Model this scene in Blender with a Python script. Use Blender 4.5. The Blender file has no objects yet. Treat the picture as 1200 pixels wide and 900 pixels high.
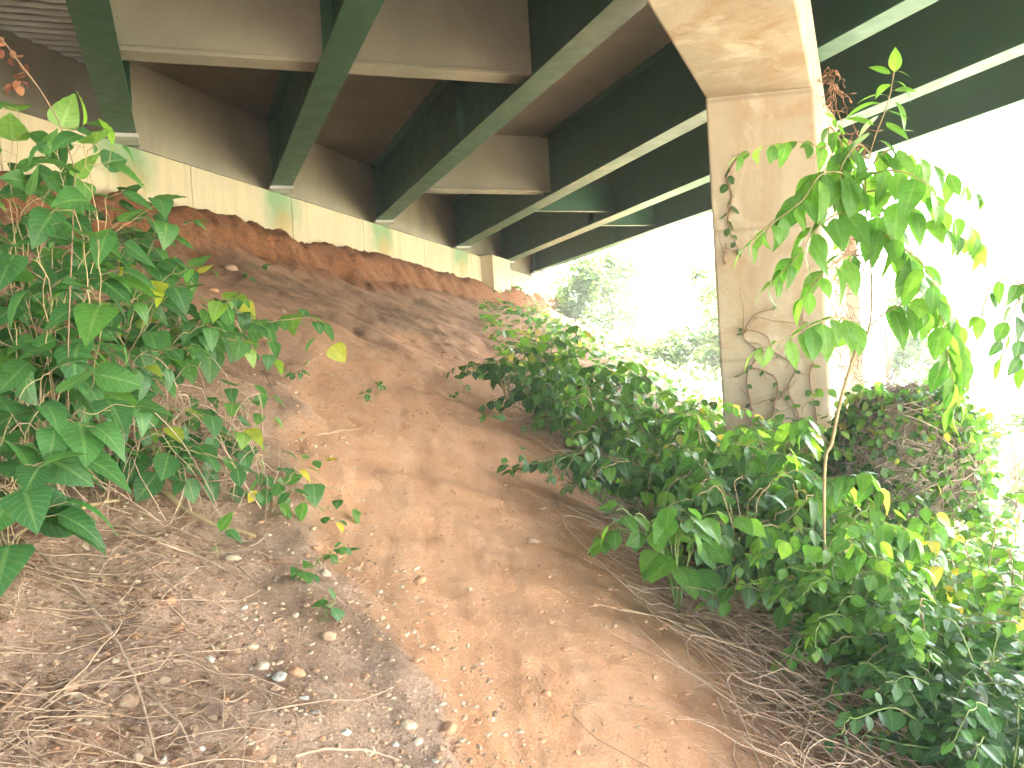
import bpy, math, random
import numpy as np
from mathutils import noise as mnoise, Vector

random.seed(7)
RNG = np.random.default_rng(11)
R = math.radians
SC = bpy.context.scene
COL = SC.collection

# ------------------------------------------------------------------ camera
F_PX, ROLL, PITCH = 1040.0, 0.0585, -12 / 1040.0
FW = np.array([0, math.cos(PITCH), math.sin(PITCH)])
UP0 = np.array([0, -math.sin(PITCH), math.cos(PITCH)])
RT0 = np.array([1.0, 0, 0])
RT = RT0 * math.cos(ROLL) - UP0 * math.sin(ROLL)
UP = UP0 * math.cos(ROLL) + RT0 * math.sin(ROLL)
cam_d = bpy.data.cameras.new("camera")
cam = bpy.data.objects.new("camera", cam_d)
COL.objects.link(cam)
SC.camera = cam
cam_d.sensor_width = 36.0
cam_d.lens = 36.0 * F_PX / 1200.0
cam_d.clip_start = 0.05
cam_d.clip_end = 2000
from mathutils import Matrix
cam.matrix_world = Matrix(((RT[0], UP[0], -FW[0], 0), (RT[1], UP[1], -FW[1], 0), (RT[2], UP[2], -FW[2], 0), (0, 0, 0, 1)))
cam_d.dof.use_dof = False

# ------------------------------------------------------------------ world, sun, exposure
SUN_AZ, SUN_EL = R(72), R(58)            # azimuth clockwise from +Y
w = bpy.data.worlds.new("World")
SC.world = w
w.use_nodes = True
nt = w.node_tree
bg = nt.nodes["Background"]
sky = nt.nodes.new("ShaderNodeTexSky")
sky.sky_type = 'NISHITA'
sky.sun_disc = False
sky.sun_elevation = SUN_EL
sky.sun_rotation = SUN_AZ
sky.air_density = 1.6
sky.dust_density = 5.0
sky.ozone_density = 1.0
nt.links.new(sky.outputs[0], bg.inputs[0])
bg.inputs[1].default_value = 0.15
sun_d = bpy.data.lights.new("sun", 'SUN')
sun_d.energy = 5.0
sun_d.angle = R(0.6)
sun_d.color = (1.0, 0.97, 0.92)
sun = bpy.data.objects.new("sun", sun_d)
COL.objects.link(sun)
sdir = Vector((math.sin(SUN_AZ) * math.cos(SUN_EL), math.cos(SUN_AZ) * math.cos(SUN_EL), math.sin(SUN_EL)))
sun.rotation_euler = sdir.to_track_quat('Z', 'Y').to_euler()
SC.view_settings.view_transform = 'Standard'
SC.view_settings.look = 'None'
SC.view_settings.gamma = 1.0
SC.view_settings.exposure = 4.58
SC.cycles.max_bounces = 9
SC.cycles.diffuse_bounces = 6
SC.cycles.transmission_bounces = 4
SC.cycles.glossy_bounces = 3
SC.cycles.sample_clamp_indirect = 8
SC.cycles.use_denoising = True

# ------------------------------------------------------------------ projection helpers
def ray(px, py):
    r = FW + RT * (px - 600) / F_PX + UP * (450 - py) / F_PX
    return r
def project(P):
    d = P @ FW
    dd = np.where(np.abs(d) < 1e-6, 1e-6, d)
    return 600 + F_PX * (P @ RT) / dd, 450 - F_PX * (P @ UP) / dd, d

# bridge frame: X across the girders, T along them (towards the abutment)
AZG = R(-19.97)
GX = np.array([math.cos(AZG), -math.sin(AZG), 0])
GT = np.array([math.sin(AZG), math.cos(AZG), 0])
# abutment frame
AZA = R(18.0)
AU = np.array([math.sin(AZA), math.cos(AZA), 0])
AV = np.array([-math.cos(AZA), math.sin(AZA), 0])     # uphill, towards the wall
V0 = 8.62                                             # wall face
HG, HD = 3.5, 4.75                                    # girder soffit, deck soffit

# ------------------------------------------------------------------ numpy noise
_perm = RNG.permutation(256)
_perm = np.concatenate([_perm, _perm, _perm])
_val = RNG.random(256) * 2 - 1
def vnoise(x, y):
    xi = np.floor(x).astype(int); yi = np.floor(y).astype(int)
    xf = x - xi; yf = y - yi
    u = xf * xf * (3 - 2 * xf); v = yf * yf * (3 - 2 * yf)
    xi &= 255; yi &= 255
    h = lambda a, b: _val[_perm[_perm[a & 255] + (b & 255)]]
    return (h(xi, yi) * (1 - u) + h(xi + 1, yi) * u) * (1 - v) + (h(xi, yi + 1) * (1 - u) + h(xi + 1, yi + 1) * u) * v
def fbm(x, y, o=4, g=0.5):
    s = 0; a = 1.0; f = 1.0
    for k in range(o):
        s = s + a * vnoise(x * f + 17.3 * k, y * f - 9.1 * k); a *= g; f *= 2.03
    return s
def sstep(a, b, x):
    t = np.clip((x - a) / (b - a), 0, 1)
    return t * t * (3 - 2 * t)

# ------------------------------------------------------------------ terrain
def seg_dist(px, py, poly):
    """signed distance (positive inside) to an image polygon"""
    inside = np.zeros(px.shape, bool); d = np.full(px.shape, 1e9)
    n = len(poly)
    for i in range(n):
        x1, y1 = poly[i]; x2, y2 = poly[(i + 1) % n]
        c = ((y1 > py) != (y2 > py)) & (px < (x2 - x1) * (py - y1) / ((y2 - y1) if y2 != y1 else 1e-9) + x1)
        inside ^= c
        L = (x2 - x1) ** 2 + (y2 - y1) ** 2
        t = np.clip(((px - x1) * (x2 - x1) + (py - y1) * (y2 - y1)) / L, 0, 1)
        d = np.minimum(d, np.hypot(px - x1 - t * (x2 - x1), py - y1 - t * (y2 - y1)))
    return np.where(inside, d, -d)

PROF_V = np.array([-400, -60, -9.0, -7.0, -3.0, 0.0, 3.0, 5.5, 7.2, 7.9, 8.15, 8.4, 8.7, 40])
PROF_Z = np.array([-6.0, -4.7, -4.55, -4.3, -2.75, -1.5, -0.18, 0.95, 1.62, 2.0, 2.42, 2.66, 2.72, 2.75])
def base_height(x, y):
    v = x * AV[0] + y * AV[1]; u = x * AU[0] + y * AU[1]
    wob = 0.13 * fbm(u * 0.9, v * 0.5, 3) * sstep(5, 7.5, v)
    z = np.interp(v + wob, PROF_V, PROF_Z)
    X = x * GX[0] + y * GX[1]
    z2 = 2.75 - 0.55 * (X - 13.3)
    z2 = np.maximum(z2, -4.7 - 0.004 * np.abs(v))
    k = 0.35
    h = np.clip(0.5 + 0.5 * (z2 - z) / k, 0, 1)
    z = z2 * (1 - h) + z * h - k * h * (1 - h)
    return z
def height(x, y):
    x = np.asarray(x, float); y = np.asarray(y, float)
    r = np.hypot(x, y); v = x * AV[0] + y * AV[1]; u = x * AU[0] + y * AU[1]
    z = base_height(x, y)
    slope = sstep(-9, -6, v)
    z = z + slope * (0.07 * fbm(x * 0.55, y * 0.55, 3) + 0.020 * fbm(x * 3.1 + 5, y * 3.1, 4))
    z = z + slope * 0.010 * fbm(x * 7 + y * 0.8, y * 0.9, 3) + slope * 0.005 * fbm(x * 11, y * 11 + 4, 3)
    z = z + slope * 0.012 * fbm(u * 6, v * 1.6, 3)                        # downhill rills
    sc = sstep(7.3, 7.9, v) * (1 - sstep(8.5, 8.8, v))
    z = z + sc * 0.06 * fbm(u * 4.0, v * 6, 4)
    return z
def ground_hit(px, py):
    r = ray(px, py)
    t = 0.6; prev = 0.3
    while t < 90:
        p = r * t
        if p[2] < float(height(p[0], p[1])):
            a, b = prev, t
            for _ in range(14):
                m = 0.5 * (a + b); q = r * m
                if q[2] < float(height(q[0], q[1])): b = m
                else: a = m
            q = r * b
            return np.array([q[0], q[1], float(height(q[0], q[1]))])
        prev = t; t *= 1.03
    return None
def gz(x, y): return float(height(np.array(x), np.array(y)))

# ------------------------------------------------------------------ mesh helpers
class MB:
    def __init__(s): s.v = []; s.f = []; s.n = 0
    def add(s, verts, faces):
        verts = np.asarray(verts, float).reshape(-1, 3)
        s.v.append(verts)
        for f in faces: s.f.append(tuple(i + s.n for i in f))
        s.n += len(verts)
    def prism(s, poly, z0, z1):
        """plan polygon (list of xy), z may be per-vertex"""
        n = len(poly)
        z0 = [z0] * n if np.isscalar(z0) else z0; z1 = [z1] * n if np.isscalar(z1) else z1
        V = [(p[0], p[1], z0[i]) for i, p in enumerate(poly)] + [(p[0], p[1], z1[i]) for i, p in enumerate(poly)]
        Fc = [tuple(range(n))[::-1], tuple(range(n, 2 * n))] + [(i, (i + 1) % n, n + (i + 1) % n, n + i) for i in range(n)]
        s.add(V, Fc)
    def obox(s, o, a, b, c):
        """box from origin o spanned by vectors a, b, c"""
        o, a, b, c = map(lambda q: np.asarray(q, float), (o, a, b, c))
        V = [o, o + a, o + a + b, o + b, o + c, o + a + c, o + a + b + c, o + b + c]
        s.add(V, [(0, 3, 2, 1), (4, 5, 6, 7), (0, 1, 5, 4), (1, 2, 6, 5), (2, 3, 7, 6), (3, 0, 4, 7)])
    def tube(s, pts, rad, sides=6):
        pts = np.asarray(pts, float); n = len(pts)
        rad = np.full(n, rad) if np.isscalar(rad) else np.asarray(rad, float)
        tan = np.gradient(pts, axis=0); tan /= np.linalg.norm(tan, axis=1)[:, None] + 1e-9
        ref = np.array([0.13, 0.31, 0.94])
        a = np.cross(tan, ref); a /= np.linalg.norm(a, axis=1)[:, None] + 1e-9
        b = np.cross(tan, a)
        ang = np.arange(sides) * 2 * math.pi / sides
        ring = pts[:, None] + rad[:, None, None] * (a[:, None] * np.cos(ang)[None, :, None] + b[:, None] * np.sin(ang)[None, :, None])
        Fc = []
        for i in range(n - 1):
            for j in range(sides):
                k = (j + 1) % sides
                Fc.append((i * sides + j, i * sides + k, (i + 1) * sides + k, (i + 1) * sides + j))
        Fc.append(tuple(range(sides))[::-1]); Fc.append(tuple((n - 1) * sides + j for j in range(sides)))
        s.add(ring.reshape(-1, 3), Fc)
    def build(s, name, mat, parent=None, smooth=False, bevel=0.0, origin=None):
        me = bpy.data.meshes.new(name)
        V = np.concatenate(s.v)
        if origin is not None: V = V - np.asarray(origin)
        me.from_pydata(V.tolist(), [], s.f)
        me.materials.append(mat)
        if smooth: me.shade_smooth()
        o = bpy.data.objects.new(name, me); COL.objects.link(o)
        if parent is not None: o.parent = parent
        elif origin is not None: o.location = origin
        if bevel:
            m = o.modifiers.new("bevel", 'BEVEL'); m.width = bevel; m.segments = 2; m.limit_method = 'ANGLE'; m.angle_limit = R(40)
        return o

def fast_mesh(name, V, Q, mat, smooth=True, tint=None, uv=None):
    me = bpy.data.meshes.new(name)
    V = np.asarray(V, np.float32); Q = np.asarray(Q, np.int32); k = Q.shape[1]
    me.vertices.add(len(V)); me.vertices.foreach_set("co", V.ravel())
    me.loops.add(Q.size); me.loops.foreach_set("vertex_index", Q.ravel())
    me.polygons.add(len(Q))
    me.polygons.foreach_set("loop_start", np.arange(0, Q.size, k, dtype=np.int32))
    me.polygons.foreach_set("use_smooth", np.full(len(Q), smooth))
    if tint is not None:
        a = me.attributes.new("tint", 'FLOAT', 'POINT'); a.data.foreach_set("value", np.asarray(tint, np.float32))
    if uv is not None:
        l = me.uv_layers.new(name="leaf"); l.data.foreach_set("uv", np.asarray(uv, np.float32)[Q.ravel()].ravel())
    me.update(calc_edges=True); me.validate()
    me.materials.append(mat)
    return me

def tag(o, label=None, cat=None, group=None, kind=None):
    if label: o["label"] = label
    if cat: o["category"] = cat
    if group: o["group"] = group
    if kind: o["kind"] = kind
    return o
def empty(name, loc, label, cat, group=None):
    o = bpy.data.objects.new(name, None); COL.objects.link(o); o.location = loc
    o.empty_display_size = 0.1
    return tag(o, label, cat, group)
def child(name, me, parent, loc=(0, 0, 0)):
    o = bpy.data.objects.new(name, me); COL.objects.link(o); o.parent = parent; o.location = loc
    return o
def XT(X, T, z=0): return GX * X + GT * T + np.array([0, 0, z])
def UV(u, v, z=0): return AU * u + AV * v + np.array([0, 0, z])

# ------------------------------------------------------------------ materials
class NT:
    def __init__(s, name):
        s.m = bpy.data.materials.new(name); s.m.use_nodes = True; s.t = s.m.node_tree
        s.b = s.t.nodes["Principled BSDF"]; s.o = s.t.nodes["Material Output"]
        s.co = s.t.nodes.new("ShaderNodeNewGeometry").outputs["Position"]
    def n(s, typ, **kw):
        q = s.t.nodes.new(typ)
        for k, v in kw.items(): setattr(q, k, v)
        return q
    def l(s, a, b): s.t.links.new(a, b)
    def map(s, scale, src=None, rot=(0, 0, 0)):
        q = s.n("ShaderNodeMapping"); q.inputs["Scale"].default_value = scale; q.inputs["Rotation"].default_value = rot
        s.l(src or s.co, q.inputs[0]); return q.outputs[0]
    def noise(s, scale, detail=5, rough=0.6, src=None, dist=0.0):
        q = s.n("ShaderNodeTexNoise"); q.inputs["Scale"].default_value = scale; q.inputs["Detail"].default_value = detail
        q.inputs["Roughness"].default_value = rough; q.inputs["Distortion"].default_value = dist
        s.l(src or s.co, q.inputs["Vector"]); return q.outputs[0]
    def ramp(s, fac, stops):
        q = s.n("ShaderNodeValToRGB"); e = q.color_ramp.elements
        while len(e) < len(stops): e.new(0.5)
        for i, (p, c) in enumerate(stops):
            e[i].position = p; e[i].color = (c, c, c, 1) if np.isscalar(c) else (*c, 1)
        s.l(fac, q.inputs[0]); return q.outputs[0]
    def mix(s, fac, a, b, mode='MIX'):
        q = s.n("ShaderNodeMix", data_type='RGBA', blend_type=mode)
        for sock, val in ((q.inputs[0], fac), (q.inputs[6], a), (q.inputs[7], b)):
            if hasattr(val, "links"): s.l(val, sock)
            elif np.isscalar(val): sock.default_value = val
            else: sock.default_value = (*val, 1)
        return q.outputs[2]
    def math(s, op, a, b=0.0):
        q = s.n("ShaderNodeMath", operation=op)
        for sock, val in ((q.inputs[0], a), (q.inputs[1], b)):
            if hasattr(val, "links"): s.l(val, sock)
            else: sock.default_value = val
        return q.outputs[0]
    def bump(s, h, strength=0.4, dist=0.02):
        q = s.n("ShaderNodeBump"); q.inputs["Strength"].default_value = strength; q.inputs["Distance"].default_value = dist
        s.l(h, q.inputs["Height"]); s.l(q.outputs[0], s.b.inputs["Normal"])
    def fin(s, col, rough=0.85, spec=0.3):
        if hasattr(col, "links"): s.l(col, s.b.inputs["Base Color"])
        else: s.b.inputs["Base Color"].default_value = (*col, 1)
        if hasattr(rough, "links"): s.l(rough, s.b.inputs["Roughness"])
        else: s.b.inputs["Roughness"].default_value = rough
        s.b.inputs["Specular IOR Level"].default_value = spec
        return s.m

def mat_concrete(name, c0, c1, stain, stain_amt=0.5, seam=None, pits=True):
    m = NT(name)
    blot = m.noise(0.9, 6, 0.6)
    col = m.mix(m.ramp(blot, [(0.35, 0.0), (0.65, 1.0)]), c0, c1)
    streak = m.noise(1.0, 5, 0.65, m.map((2.1, 2.1, 0.30)), 0.6)
    col = m.mix(m.math('MULTIPLY', m.ramp(streak, [(0.46, 0.0), (0.72, 1.0)]), stain_amt), col, stain)
    fine = m.noise(22, 5, 0.7)
    col = m.mix(m.ramp(fine, [(0.3, 0.35), (0.7, 0.0)]), col, tuple(c * 0.6 for c in c0))
    if pits:
        v = m.n("ShaderNodeTexVoronoi"); v.inputs["Scale"].default_value = 9; m.l(m.co, v.inputs["Vector"])
        pm = m.math('MULTIPLY', m.ramp(v.outputs["Distance"], [(0.05, 1.0), (0.12, 0.0)]), m.ramp(m.noise(1.7, 2), [(0.5, 0.0), (0.6, 0.7)]))
        col = m.mix(pm, col, tuple(c * 0.35 for c in c0))
    m.bump(m.math('ADD', m.math('MULTIPLY', fine, 0.4), blot), 0.35, 0.01)
    return m, col
def fin_concrete(*a, **k):
    m, col = mat_concrete(*a, **k); return m.fin(col, 0.9, 0.2)

# abutment concrete: cream with green paint overspray and rusty seep
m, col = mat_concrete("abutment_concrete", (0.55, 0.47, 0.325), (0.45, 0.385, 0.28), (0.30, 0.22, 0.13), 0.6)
def spot(m, col, c, r, colour, amt):
    q = m.n("ShaderNodeVectorMath", operation='DISTANCE'); m.l(m.co, q.inputs[0]); q.inputs[1].default_value = tuple(c)
    d = m.math('ADD', m.math('DIVIDE', q.outputs["Value"], r), m.math('MULTIPLY', m.math('SUBTRACT', m.noise(2.4, 4), 0.5), 1.2))
    return m.mix(m.math('MULTIPLY', m.ramp(d, [(0.35, 1.0), (1.0, 0.0)]), amt), col, colour)
def t_end(X): return 13.34 + 1.281 * (X + 0.516)
GXS = [-8.0, -5.5, -3.05, -0.64, 1.72, 4.20, 7.13, 9.55, 11.62]
for X in (1.72, 4.2, 7.13, -0.64):
    c = XT(X, t_end(X), 3.35)
    col = spot(m, col, c, 0.75, (0.10, 0.24, 0.12), 0.75)
    col = spot(m, col, c + AU * 0.1 + np.array([0, 0, -0.45]), 0.4, (0.42, 0.24, 0.10), 0.5)
M_ABUT = m.fin(col, 0.88, 0.2)
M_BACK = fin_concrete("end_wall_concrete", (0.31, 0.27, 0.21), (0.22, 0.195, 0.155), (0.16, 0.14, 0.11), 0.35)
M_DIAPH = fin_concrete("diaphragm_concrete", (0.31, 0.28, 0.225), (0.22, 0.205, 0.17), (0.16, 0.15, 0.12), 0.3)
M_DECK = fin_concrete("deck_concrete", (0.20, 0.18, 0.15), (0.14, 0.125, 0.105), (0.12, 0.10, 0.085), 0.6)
m, col = mat_concrete("pier_concrete", (0.36, 0.305, 0.225), (0.28, 0.24, 0.18), (0.21, 0.14, 0.08), 0.75)
col = m.mix(m.ramp(m.noise(1.6, 7, 0.7, None, 1.2), [(0.50, 0.0), (0.68, 0.75)]), col, (0.24, 0.15, 0.075))
col = m.mix(m.ramp(m.noise(2.3, 6, 0.65, m.map((1, 1, 0.5)), 0.8), [(0.55, 0.0), (0.72, 0.55)]), col, (0.50, 0.46, 0.38))
fl = m.n("ShaderNodeTexWave"); fl.wave_type = 'BANDS'; fl.bands_direction = 'Z'; fl.inputs["Scale"].default_value = 0.26; fl.inputs["Distortion"].default_value = 0.0; m.l(m.co, fl.inputs["Vector"])
col = m.mix(m.ramp(fl.outputs["Fac"], [(0.0, 0.45), (0.0012, 0.0)]), col, (0.16, 0.12, 0.08))
M_PIER = m.fin(col, 0.9, 0.2)

m = NT("green_girder_paint")
col = m.mix(m.ramp(m.noise(1.3, 5), [(0.35, 0.0), (0.7, 1.0)]), (0.012, 0.064, 0.034), (0.019, 0.076, 0.040))
col = m.mix(m.ramp(m.noise(1.0, 5, 0.7, m.map((2, 2, 0.5))), [(0.62, 0.0), (0.8, 0.5)]), col, (0.09, 0.09, 0.06))
m.bump(m.noise(40, 3), 0.08, 0.004)
M_STEEL = m.fin(col, m.ramp(m.noise(5, 4), [(0.3, 0.38), (0.7, 0.6)]), 0.5)

m = NT("galvanised_deck_form")
col = m.mix(m.ramp(m.noise(2.5, 5), [(0.35, 0.0), (0.7, 1.0)]), (0.50, 0.50, 0.48), (0.32, 0.31, 0.29))
m.b.inputs["Metallic"].default_value = 0.15
M_FORM = m.fin(col, 0.5, 0.5)

def attr(m, name):
    q = m.n("ShaderNodeAttribute"); q.attribute_name = name; return q

# soil
m = NT("red_clay_soil")
za = attr(m, "zones"); sep = m.n("ShaderNodeSeparateColor"); m.l(za.outputs["Color"], sep.inputs[0])
zpath, zdark, zscarp = sep.outputs[0], sep.outputs[1], sep.outputs[2]
zgrass = attr(m, "grass").outputs["Fac"]
n1 = m.noise(1.4, 6, 0.65); n2 = m.noise(9, 7, 0.7); n3 = m.noise(60, 5, 0.75)
base = m.mix(m.ramp(n1, [(0.32, 0.0), (0.68, 1.0)]), (0.46, 0.31, 0.235), (0.37, 0.26, 0.20))
base = m.mix(m.ramp(n2, [(0.42, 0.0), (0.70, 0.75)]), base, (0.25, 0.17, 0.125))
base = m.mix(m.ramp(m.noise(4.2, 6, 0.7), [(0.52, 0.0), (0.72, 0.7)]), base, (0.36, 0.17, 0.085))
pth = m.mix(m.ramp(n2, [(0.35, 0.0), (0.7, 1.0)]), (0.53, 0.285, 0.160), (0.48, 0.250, 0.138))
pth = m.mix(m.ramp(m.noise(2.2, 5, 0.6), [(0.45, 0.0), (0.72, 0.6)]), pth, (0.51, 0.315, 0.20))
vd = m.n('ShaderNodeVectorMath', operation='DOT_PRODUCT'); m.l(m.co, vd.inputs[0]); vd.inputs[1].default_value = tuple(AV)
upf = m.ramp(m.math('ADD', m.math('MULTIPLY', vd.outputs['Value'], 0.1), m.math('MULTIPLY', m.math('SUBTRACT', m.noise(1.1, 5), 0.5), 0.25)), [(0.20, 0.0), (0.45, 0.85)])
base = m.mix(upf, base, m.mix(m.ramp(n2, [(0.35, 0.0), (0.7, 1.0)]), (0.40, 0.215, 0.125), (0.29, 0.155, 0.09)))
stk = m.noise(1.0, 5, 0.65, m.map((9.0, 0.8, 0.8), None, (0, 0, 0.10)), 0.5)
pth = m.mix(m.ramp(stk, [(0.44, 0.0), (0.66, 0.55)]), pth, (0.54, 0.335, 0.215))
pth = m.mix(m.ramp(m.noise(1.0, 5, 0.65, m.map((6.0, 0.7, 0.7), None, (0, 0, 0.16)), 0.7), [(0.58, 0.0), (0.78, 0.25)]), pth, (0.36, 0.19, 0.11))
col = m.mix(zpath, base, pth)
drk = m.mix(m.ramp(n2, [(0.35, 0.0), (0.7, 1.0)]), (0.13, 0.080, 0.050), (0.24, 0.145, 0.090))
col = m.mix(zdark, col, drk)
scp = m.mix(m.ramp(n2, [(0.4, 0.0), (0.62, 1.0)]), (0.31, 0.115, 0.042), (0.13, 0.055, 0.028))
col = m.mix(zscarp, col, scp)
vor = m.n("ShaderNodeTexVoronoi"); vor.inputs["Scale"].default_value = 34; m.l(m.co, vor.inputs["Vector"])
peb = m.math('MULTIPLY', m.ramp(vor.outputs["Distance"], [(0.16, 1.0), (0.30, 0.0)]),
             m.math('MULTIPLY', m.ramp(m.noise(3.3, 4, 0.7), [(0.46, 0.0), (0.66, 1.0)]), m.ramp(zpath, [(0.0, 0.9), (1.0, 0.25)])))
hue = m.n("ShaderNodeSeparateColor"); m.l(vor.outputs["Color"], hue.inputs[0])
pcol = m.ramp(hue.outputs[0], [(0.0, (0.30, 0.15, 0.08)), (0.5, (0.42, 0.30, 0.21)), (1.0, (0.55, 0.47, 0.38))])
col = m.mix(m.math('MULTIPLY', peb, m.ramp(hue.outputs[1], [(0.3, 0.0), (0.45, 1.0)])), col, pcol)
v2 = m.n("ShaderNodeTexVoronoi"); v2.inputs["Scale"].default_value = 120; m.l(m.co, v2.inputs["Vector"])
h2 = m.n("ShaderNodeSeparateColor"); m.l(v2.outputs["Color"], h2.inputs[0])
grain = m.math('MULTIPLY', m.ramp(v2.outputs["Distance"], [(0.2, 1.0), (0.42, 0.0)]), m.ramp(h2.outputs[1], [(0.5, 0.0), (0.75, 0.8)]))
grain = m.math('MULTIPLY', grain, m.ramp(m.noise(5.5, 5, 0.7), [(0.40, 0.15), (0.62, 1.0)]))
col = m.mix(grain, col, m.ramp(h2.outputs[0], [(0.0, (0.20, 0.11, 0.07)), (0.45, (0.36, 0.22, 0.14)), (1.0, (0.58, 0.46, 0.36))]))
col = m.mix(m.math('MULTIPLY', m.ramp(n3, [(0.30, 0.55), (0.56, 0.0)]), m.ramp(zpath, [(0.0, 1.0), (1.0, 0.45)])), col, (0.13, 0.075, 0.05))
col = m.mix(m.ramp(m.noise(17, 6, 0.75), [(0.50, 0.0), (0.75, 0.5)]), col, (0.44, 0.30, 0.22))
col = m.mix(zgrass, col, m.mix(m.ramp(n2, [(0.4, 0.0), (0.6, 1.0)]), (0.28, 0.28, 0.16), (0.42, 0.38, 0.28)))
m.bump(m.math('ADD', m.math('ADD', m.math('MULTIPLY', n2, 1.0), m.math('MULTIPLY', n3, 0.5)), m.math('ADD', m.math('MULTIPLY', grain, 0.35), m.math('MULTIPLY', peb, 0.6))), 0.8, 0.035)
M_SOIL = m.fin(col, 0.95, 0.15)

m = NT("bounce_road_concrete")
col = m.mix(m.ramp(m.noise(0.8, 6), [(0.35, 0.0), (0.7, 1.0)]), (0.42, 0.40, 0.36), (0.34, 0.32, 0.28))
M_BOUNCE_ROAD = m.fin(col, 0.9, 0.2)

def mat_leaf(name, stops, rough=0.42, trans=0.45, spec=0.5, vein=True):
    m = NT(name)
    a = attr(m, "tint").outputs["Fac"]
    col = m.ramp(a, stops)
    uvn = m.n("ShaderNodeUVMap"); uvn.uv_map = "leaf"
    sp = m.n("ShaderNodeSeparateXYZ"); m.l(uvn.outputs[0], sp.inputs[0])
    ax = m.math('ABSOLUTE', sp.outputs[0])
    if vein:
        mid = m.ramp(ax, [(0.02, 1.0), (0.07, 0.0)])
        ph = m.math('FRACT', m.math('MULTIPLY', m.math('SUBTRACT', sp.outputs[1], m.math('MULTIPLY', ax, 0.45)), 8.0))
        side = m.ramp(m.math('ABSOLUTE', m.math('SUBTRACT', ph, 0.5)), [(0.03, 0.55), (0.13, 0.0)])
        vn = m.math('MAXIMUM', mid, side)
        q = m.n("ShaderNodeMix", data_type='RGBA', blend_type='MULTIPLY'); q.inputs[0].default_value = 1
        light = m.mix(m.math('MULTIPLY', vn, 0.55), col, m.mix(0.5, col, (0.30, 0.42, 0.16)))
        col = light
        m.bump(m.math('SUBTRACT', m.math('MULTIPLY', m.noise(45, 3), 0.5), vn), 0.35, 0.004)
    col = m.mix(m.ramp(m.noise(30, 4), [(0.3, 0.3), (0.55, 0.0)]), col, (0.03, 0.055, 0.012))
    m.fin(col, rough, spec)
    tr = m.n("ShaderNodeBsdfTranslucent")
    tc = m.n("ShaderNodeHueSaturation"); tc.inputs["Hue"].default_value = 0.485; tc.inputs["Saturation"].default_value = 1.12; tc.inputs["Value"].default_value = 2.1
    m.l(col, tc.inputs["Color"]); m.l(tc.outputs[0], tr.inputs["Color"])
    ms = m.n("ShaderNodeMixShader"); ms.inputs[0].default_value = trans
    m.l(m.b.outputs[0], ms.inputs[1]); m.l(tr.outputs[0], ms.inputs[2]); m.l(ms.outputs[0], m.o.inputs[0])
    return m.m
G_LEFT = [(0.0, (0.028, 0.100, 0.032)), (0.5, (0.050, 0.160, 0.048)), (0.88, (0.075, 0.20, 0.038)), (0.97, (0.14, 0.26, 0.04)), (1.0, (0.50, 0.42, 0.05))]
G_RIGHT = [(0.0, (0.028, 0.090, 0.028)), (0.5, (0.068, 0.185, 0.038)), (0.85, (0.120, 0.275, 0.040)), (0.97, (0.20, 0.32, 0.06)), (1.0, (0.42, 0.38, 0.08))]
G_DARK = [(0.0, (0.020, 0.072, 0.030)), (0.6, (0.042, 0.120, 0.040)), (1.0, (0.07, 0.19, 0.05))]
G_FAR = [(0.0, (0.07, 0.14, 0.04)), (0.6, (0.13, 0.22, 0.06)), (1.0, (0.24, 0.29, 0.11))]  # distant foliage colours lightened so that it reads as sunlit
ML_LEFT = mat_leaf("broad_green_leaf", G_LEFT, 0.45)
ML_RIGHT = mat_leaf("glossy_green_leaf", G_RIGHT, 0.30, 0.5, 0.6)
ML_DARK = mat_leaf("dark_green_leaf", G_DARK, 0.33, 0.42, 0.6)
ML_SAP = mat_leaf('fresh_green_leaf', [(0.0, (0.045, 0.15, 0.035)), (0.5, (0.080, 0.22, 0.040)), (1.0, (0.15, 0.32, 0.06))], 0.38, 0.55, 0.5)
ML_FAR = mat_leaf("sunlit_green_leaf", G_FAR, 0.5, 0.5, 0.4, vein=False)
ML_DEAD = mat_leaf("dry_brown_leaf", [(0.0, (0.22, 0.13, 0.085)), (0.5, (0.40, 0.27, 0.18)), (1.0, (0.52, 0.41, 0.30))], 0.8, 0.15, 0.2, vein=False)

def mat_stem(name, c0, c1, rough=0.75):
    m = NT(name)
    return m.fin(m.mix(m.ramp(m.noise(14, 4), [(0.35, 0.0), (0.65, 1.0)]), c0, c1), rough, 0.3)
MS_GREEN = mat_stem("green_stem", (0.12, 0.20, 0.05), (0.20, 0.24, 0.09), 0.5)
MS_TAN = mat_stem("tan_stem", (0.36, 0.28, 0.16), (0.26, 0.19, 0.10))
MS_DRY = mat_stem("dry_vine", (0.44, 0.32, 0.235), (0.28, 0.195, 0.14))
MS_DRYD = mat_stem("brown_dry_vine", (0.16, 0.10, 0.065), (0.25, 0.16, 0.10))
MS_RED = mat_stem("reddish_dry_stem", (0.20, 0.10, 0.06), (0.30, 0.17, 0.10))
M_BARK = mat_stem("bark", (0.16, 0.12, 0.09), (0.26, 0.21, 0.16), 0.9)
MST = {}
for nm, a, b in (("white", (0.50, 0.47, 0.43), (0.40, 0.37, 0.33)), ("cream", (0.46, 0.38, 0.29), (0.36, 0.27, 0.19)),
                 ("orange", (0.42, 0.24, 0.14), (0.34, 0.19, 0.115)), ("tan", (0.36, 0.25, 0.17), (0.28, 0.18, 0.12)), ("grey", (0.25, 0.22, 0.20), (0.18, 0.15, 0.13))):
    q = NT(nm + "_stone"); c = q.mix(q.ramp(q.noise(25, 5), [(0.35, 0.0), (0.65, 1.0)]), a, b); q.bump(q.noise(60, 4), 0.5, 0.006); MST[nm] = q.fin(c, 0.9, 0.25)

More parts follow.
